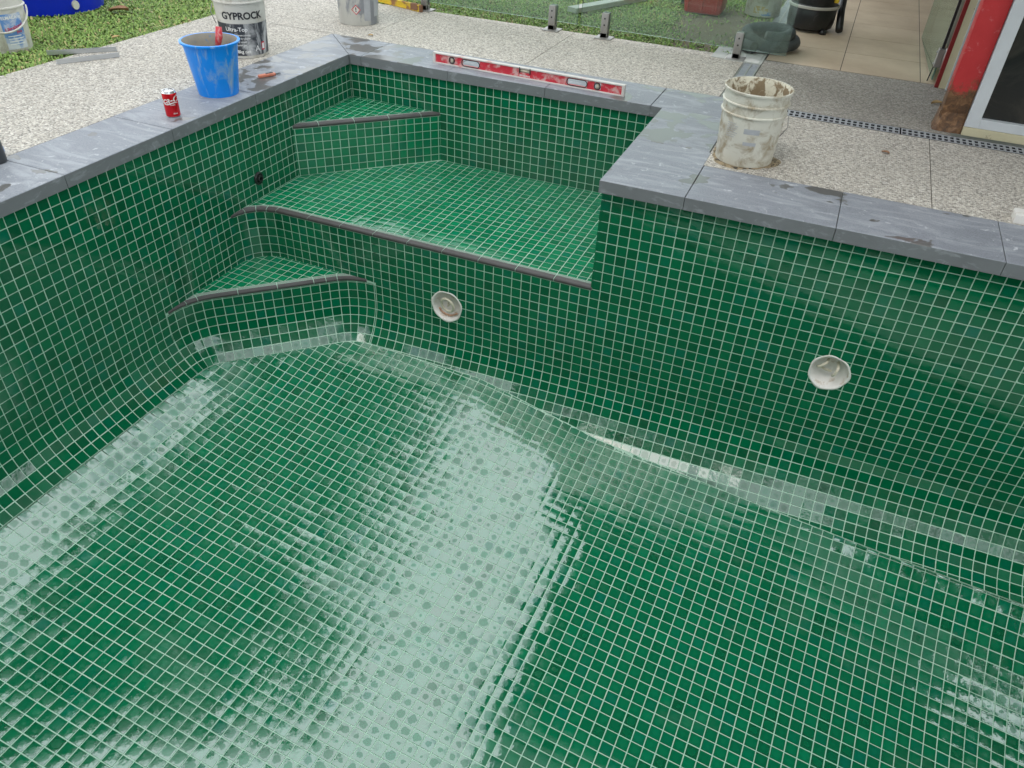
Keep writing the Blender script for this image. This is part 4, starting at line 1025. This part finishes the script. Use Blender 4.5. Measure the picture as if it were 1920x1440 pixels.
# ------------------------------------------------------------------ things beyond the glass
m = MB().box(0, 17, -.9, .9, 0, .7, .05); m.V = [(x, y, z+DECK) for x, y, z in m.V]; m.rotz(1.16, (0, 0)); m.V = [(x+15.6, y+36.3, z) for x, y, z in m.V]
tag(m.build('plank', PINE, base=(15.6, 36.3, DECK)), 'pale weathered plank lying on the lawn behind the glass', 'plank')
tb_ = empty('toolbox', (33, 50, DECK), 'red plastic toolbox on the bare soil behind the glass', 'toolbox')
m = MB().box(29.6, 36.0, 47.2, 52.5, DECK-.2, DECK+4.2, .5); m.V = [(33+(x-33)*(.88+.03*(z-DECK)), 50+(y-50)*(.88+.03*(z-DECK)), z) for x, y, z in m.V]; autosmooth(m.build('body', RED_PLASTIC, tb_), 40)
autosmooth(MB().box(29.1, 36.5, 46.8, 52.9, DECK+4.2, DECK+5.8, .5).build('lid', RED_PLASTIC, tb_), 40)
for x in (31.2, 34.5): MB().box(x-.4, x+.4, 46.55, 46.9, DECK+3.4, DECK+4.9, .08).build('latch', BLACK, tb_)
for x in (30.6, 32.8, 35.0): MB().box(x-.12, x+.12, 47.05, 47.3, DECK+.3, DECK+3.6, .04).build('rib', RED_PLASTIC, tb_)
MB().box(28.5, 29.5, 52, 56, DECK-.3, DECK+5, .3).build('dark_bag', BLACK, base=(29, 54, DECK)); tag(bpy.data.objects['dark_bag'], 'dark bag standing behind the red toolbox', 'bag')
c = (41.2, 53.2, DECK-.1); e, R = pail('paint_tin', c, 2.65, 2.65, 7.0, WHITE_PAIL, 'round white drum with blue and yellow paint marks on the bare soil', ribs=(6,))
patch(e, c, R, -.1, .55, .25, .75, LBL_B, 'blue_smear'); patch(e, c, R, -.5, .3, .5, 1.5, simple('yellow_smear', (.55, .42, .20), .6, 0, .2, 10, dirt=(.6, .6, .56), dirt_at=(.48, .52), dscale=30), 'yellow_smear', .02)
put_text('60A', e, c, R, .62, 3.7, .8, INK_K, 0, .02); put_text('LYA 60', e, c, R, .55, 5.0, .7, INK_K, 0, .02)
MB().tube([(c[0]+3, c[1]-1.5, 3), (c[0]+3.02, c[1]-1.5, 3.01)], .01).V
patch(e, c, R, -.45, .2, 3.3, 3.36, INK_K, 'mark', .03, 4); patch(e, c, R, -.8, -.2, 4.6, 4.68, INK_K, 'mark', .03, 4)
# vacuum cleaner
c = (48.9, 46.6, DECK); vac = empty('vacuum_cleaner', c, 'black drum vacuum cleaner with a pale bumper ring on the cream tiles', 'vacuum cleaner')
autosmooth(MB().lathe([(.01, .3), (2.8, .3), (3.15, .5), (3.3, 1.2), (3.3, 3.3), (3.15, 3.5), (3.0, 3.6), (3.1, 9), (2.6, 10), (.01, 10.2)], c, 48).build('drum', BLACK, vac), 40)
autosmooth(MB().lathe([(3.3, 3.1), (3.52, 3.15), (3.56, 3.3), (3.52, 3.45), (3.3, 3.5)], c, 48).build('bumper', simple('pale_bumper', (.48, .46, .42), .5), vac), 40)
ca = cam_ang(c)-.05; px_, py_ = c[0]+3.0*math.cos(ca), c[1]+3.0*math.sin(ca)
pts = [(px_-.62*math.sin(ca)*math.cos(q)*-1, py_-.62*math.cos(ca)*math.cos(q), DECK+6.6+.62*math.sin(q)) for q in np.linspace(0, 2*math.pi, 25)]
MB().tube(pts, .14, 8, False).build('port_ring', ALU_PAINT, vac, True)
MB().tube([(px_-.3*math.cos(ca), py_-.3*math.sin(ca), DECK+6.6), (px_+.02*math.cos(ca), py_+.02*math.sin(ca), DECK+6.6)], .5, 16).build('port', INTERIOR, vac, True)
a2 = cam_ang(c)+1.35; MB().box(c[0]+3.0*math.cos(a2)-.3, c[0]+3.0*math.cos(a2)+.3, c[1]+3.0*math.sin(a2)-1, c[1]+3*math.sin(a2)+1, DECK+4, DECK+9, .1).build('side_clip', YELLOW, vac)
for dx, dy in ((-2.6, -1.6), (2.2, -2.4), (1.5, 2.8), (-2.5, 1.8)): MB().lathe([(.01, 0), (.5, 0), (.55, .3), (.3, .6), (.01, .6)], (c[0]+dx, c[1]+dy, DECK), 12).build('castor', BLACK, vac, True)
pipe = MB().tube([(52.4, 52, DECK+5.5), (52.7, 48.5, DECK+2.6), (53.2, 45.2, DECK+.6)], .52, 14).build('vacuum_pipe', BLACK, base=(53.2, 45.2, DECK), smooth=True); tag(pipe, 'short black pipe leaning against the vacuum cleaner', 'pipe')
# hose coil
def hose(pts, r): 
    P_ = [Vector(p) for p in pts]; out = []
    for i in range(len(P_)-1):
        a, b, c_, d = P_[max(i-1, 0)], P_[i], P_[i+1], P_[min(i+2, len(P_)-1)]
        for k in range(10):
            t = k/10; out.append((.5*((2*b)+(-a+c_)*t+(2*a-5*b+4*c_-d)*t*t+(-a+3*b-3*c_+d)*t**3))[:])
    rr = [r*(1+.025*math.sin(i*1.7)) for i in range(len(out))]; return MB().tube(out, rr, 14)
hpts = [(44.6, 26.6, 2.0), (42.6, 28.2, 2.0), (41.2, 31.5, 2.0), (42.0, 35.0, 2.1), (45.2, 37.3, 2.3), (49.2, 36.4, 2.5), (51.0, 33.2, 2.2), (49.2, 30.2, 2.0), (45.6, 28.6, 2.2), (42.9, 29.8, 3.0), (42.4, 32.4, 3.3), (44.8, 34.8, 3.5), (48.3, 34.6, 3.6), (49.9, 32.8, 3.4), (48.6, 30.6, 3.1), (45.8, 29.4, 3.2)]
hpts = [(44.8+(a_-46)*.72, 31+(b_-32)*.72, 1.95+(c_-2)*.9) for a_, b_, c_ in hpts]
o = hose(hpts, .72).build('vacuum_hose', DGREY, base=(46, 32, DECK), smooth=True); tag(o, 'thick dark grey vacuum hose coiled behind the glass pane', 'hose')

# ------------------------------------------------------------------ house: post, window, frames, door
hs = empty('steel_post', (66.75, 8.7, DECK), 'red painted steel post, rusted at its foot, beside the dark window', 'post')
m = MB().box(65.55, 67.95, 7.5, 9.9, DECK-.03, 50, .12)
nb = len(m.V); o = m.build('post_body', RED_STEEL, hs); autosmooth(o, 30)
V = []; F = []; n = 28
for lv, (z, g_) in enumerate(((0, .34), (.5, .22), (1.2, .10), (1.9, .02))):
    for i in range(n):
        a = 2*math.pi*i/n; sq = 1/max(abs(math.cos(a)), abs(math.sin(a))); rr = (1.2+g_+rng.uniform(-.05, .08))*sq; rr = min(rr, 1.62+g_)
        V.append((66.75+rr*math.cos(a), 8.7+rr*math.sin(a), DECK+z+rng.uniform(-.08, .08)*(lv > 0)))
for lv in range(3):
    for i in range(n): j = (i+1) % n; F.append((lv*n+i, lv*n+j, (lv+1)*n+j, (lv+1)*n+i))
mesh_obj('rust_scale', V, F, RED_STEEL, hs)
win = empty('window', (73, 7.4, DECK), 'large dark dirty window with a white aluminium frame beside the red post', 'window')
wy = 7.05; rotw = -.0
MB().box(68.0, 69.25, wy, wy+1.5, DECK+.85, 50, .04).build('frame_stile', ALU_PAINT, win)
MB().box(69.25, 104, wy, wy+1.5, DECK+.85, DECK+1.75, .04).build('frame_rail', ALU_PAINT, win)
MB().box(67.98, 104, wy-.12, wy+1.4, DECK+.02, DECK+.83, .03).build('sill', CREAM_PAINT, win)
MB().box(69.25, 104, wy+.7, wy+.85, DECK+1.75, 50).build('pane', DARKGLASS, win)
fr = empty('door_frame', (66.6, 24.2, DECK), 'flaking cream and dark red steel door frame behind the red post', 'door frame')
MB().box(65.75, 66.2, 24.0, 24.6, DECK+.02, 50, .03).build('red_bar', DKRED, fr)
MB().box(66.2, 66.95, 24.0, 24.8, DECK+.0, 50).build('cream_jamb', CREAM_PAINT, fr)
MB().box(66.95, 67.55, 23.4, 24.0, DECK+.0, 50).build('white_jamb', ALU_PAINT, fr)
pn = MB().box(67.6, 67.75, 9.9, 23.9, DECK, 50).build('wall_panel', DARKGLASS, base=(67.6, 17, DECK)); tag(pn, 'dark smoked side panel between the door frame and red post', 'wall panel')
gd = empty('glass_door', (65.2, 27, DECK), 'open greenish frameless glass door standing out over the cream tiles', 'door')
V = [(65.35, 26.4, DECK+.25), (64.4, 49.5, DECK+.25), (64.4, 49.5, 46), (65.35, 26.4, 46)]; V += [(x+.2, y, z) for x, y, z in V]
mesh_obj('pane', V, [(0, 3, 2, 1), (4, 5, 6, 7)], GLASS2, gd); mesh_obj('cut_edge', V, [(0, 1, 5, 4), (1, 2, 6, 5), (3, 0, 4, 7)], GLASS_EDGE, gd)
MB().box(65.25, 65.55, 25.9, 26.4, DECK+3.2, 48).build('hinge_stile', BLACK, gd)
hg = MB().box(65.0, 65.7, 25.3, 26.6, DECK+1.9, DECK+3.9, .08).build('hinge', STEEL, gd)
MB().lathe([(.01, 0), (.22, 0), (.22, 2.4), (.01, 2.4)], (65.9, 25.4, DECK+1.7), 12).build('hinge_barrel', STEEL, hg, True)
MB().tube([(64.95, 26.2, DECK+.1), (65.1, 26.1, DECK+1.9)], .07, 8).build('drop_bolt', BLACK, gd)
for z in (2.2, 3.5): MB().tube([(64.85, 25.9, DECK+z), (65.0, 25.9, DECK+z)], .12, 8).build('screw', ALU, gd)
# house body and verandah roof, overhead and out of the picture (seen in the glaze)
hb = empty('house', (90, 60, DECK), 'house and verandah roof standing over the patio', 'house', kind='structure')
MB().box(67.8, 140, 10.2, 10.6, DECK, 50).box(104, 140, 7.2, 7.6, DECK, 50).build('wall', RENDER_WALL, hb)
MB().box(67.8, 68.2, 24.9, 110, DECK, 50).build('wall', RENDER_WALL, hb)
ROOF_X0, ROOF_Y0, ROOF_Z = 42.5, -14, 52
MB().box(ROOF_X0, 150, ROOF_Y0, 125, ROOF_Z, ROOF_Z+.4).build('soffit', SOFFIT, hb)
MB().box(ROOF_X0-.3, 150.3, ROOF_Y0-.3, 125.3, ROOF_Z+.45, ROOF_Z+3).build('roof', ROOF, hb)
MB().box(45.8, 67.8, 108, 109, DECK, ROOF_Z).build('wall', RENDER_WALL, hb)
OPAL = NT('opal_filter_sheet'); OPAL.t.nodes.remove(OPAL.b); tr_ = OPAL.n('ShaderNodeBsdfTranslucent'); tr_.inputs[0].default_value = rgba(.42, .46, .44); OPAL.l(tr_.outputs[0], OPAL.o.inputs[0]); OPAL = OPAL.m
aw = empty('sky_filter', (75, -20, ROOF_Z-2), 'added unseen opal awning along the verandah edge, overhead', 'sky_filter', kind='structure')  # added translucent sheets, they soften the sky reflected in the floor tiles
for i in range(11): MB().box(45+i*6, 50.9+i*6, -29, -14.4, ROOF_Z-2.1, ROOF_Z-2).build('sheet', OPAL, aw)
# small things at the edges
bt = MB().lathe([(.01, 0), (.75, 0), (.8, .15), (.8, 3.2), (.5, 3.9), (.3, 4.2), (.3, 4.7), (.01, 4.7)], (-6.6, -42.6, CT), 24)
tag(bt.build('bottle', simple('dark_bottle', (.05, .055, .06), .35), base=(-6.6, -42.6, CT), smooth=True), 'dark round bottle standing on the coping at the left edge', 'bottle')
bt = MB().lathe([(.01, 0), (.45, 0), (.5, .1), (.5, .45), (.4, .55), (.01, .55)], (-8.1, -41.2, DECK), 20)
tag(bt.build('lid', simple('bright_blue_cap', (.01, .22, .70), .35), base=(-8.1, -41.2, DECK), smooth=True), 'bright blue plastic cap on the pebbles at the left edge', 'cap')
tag(MB().box(71.0, 75, -14.2, -12.6, DECK-.03, DECK+.75, .08).build('plaster_block', PVC, base=(73, -13.4, DECK)), 'white block lying on the paving against the coping at the right edge', 'block')

# ------------------------------------------------------------------ trees around the garden (their crowns are what the glaze mirrors)
def tree(x, y, zc, rx, rz, n, label, trunk=1.6):
    e = empty('tree', (x, y, DECK-.3), label, 'tree', 'trees around the garden'); hh = zc-rz*.5
    lim = [[(x, y, DECK-.4), (x+1, y-1, hh*.5), (x+.5, y+1, hh), (x, y, zc)]]
    for i in range(6):
        a = i*1.05+rng.uniform(0, .4); lim.append([(x+.6, y, hh*(.55+.06*i)), (x+rx*.3*math.cos(a), y+rx*.3*math.sin(a), hh), (x+rx*.65*math.cos(a), y+rx*.65*math.sin(a), zc+rng.uniform(-.3, .3)*rz)])
    m = MB(); m.tube(lim[0], [trunk, trunk*.8, trunk*.55, trunk*.2], 10)
    for l in lim[1:]: m.tube(l, [trunk*.45, trunk*.3, trunk*.1], 7)
    m.build('trunk', BARK, e, True)
    cl_ = []
    while len(cl_) < 90:
        q = rng.uniform(-1, 1, 3)
        if np.linalg.norm(q) < .85: cl_.append((*q, rng.uniform(.16, .30)))
    V = []; F = []; T = []; k = 0
    for i in range(n):
        cx, cy, cz, cr_ = cl_[rng.integers(len(cl_))]; d = rng.normal(0, 1, 3); d /= np.linalg.norm(d); r = cr_*rng.uniform(.5, 1)
        p = np.array([cx+d[0]*r, cy+d[1]*r, cz+d[2]*r]);
        if np.linalg.norm(p) > 1.15: continue
        p = p*np.array([rx, rx, rz])+np.array([x, y, zc]); u = rng.normal(0, 1, 3); u /= np.linalg.norm(u); v = np.cross(u, rng.normal(0, 1, 3)); v /= np.linalg.norm(v); sz_ = rng.uniform(1.4, 3.0)
        V += [p-u*sz_, p+v*sz_*.5, p+u*sz_, p-v*sz_*.5]; F.append((k, k+1, k+2, k+3)); T += [(rng.random(), 0, 0)]*4; k += 4
    mesh_obj('crown', np.array(V), F, LEAF, e, attrs={'tint': T})
tree(-80, -5, 130, 60, 46, 17000, 'spreading tree over the lawn beyond the blue tub')
tree(-40, 20, 150, 42, 22, 3000, 'added thin airy tree, unseen, breaking up the mirrored sky')  # added sparse crown, mottles the sky reflected on the pool floor
tree(122, -48, 100, 48, 40, 9000, 'added dense tree, unseen, blocking sky at the right end of the pool')  # added crown, keeps bright sky off the right side of the floor
tree(-110, -90, 110, 55, 50, 8000, 'spreading tree beside the left lawn')
tree(-10, 150, 130, 60, 60, 6000, 'tall tree far behind the glass fence')
tree(-60, -150, 110, 55, 60, 5000, 'broad tree behind the near corner of the pool')
tree(40, -190, 120, 60, 65, 5000, 'broad tree behind the near side of the pool')
tree(130, -170, 110, 60, 60, 5000, 'broad tree behind the right end of the pool')
fn = empty('boundary_fence', (40, -130, DECK-.3), 'dark timber boundary fence behind the near paving', 'fence')
for i in range(60): MB().box(-110+i*5, -110+i*5+4.8, -131, -130.4, DECK-.3, 38+random.uniform(-.3, .3)).build('paling', SOFFIT, fn)
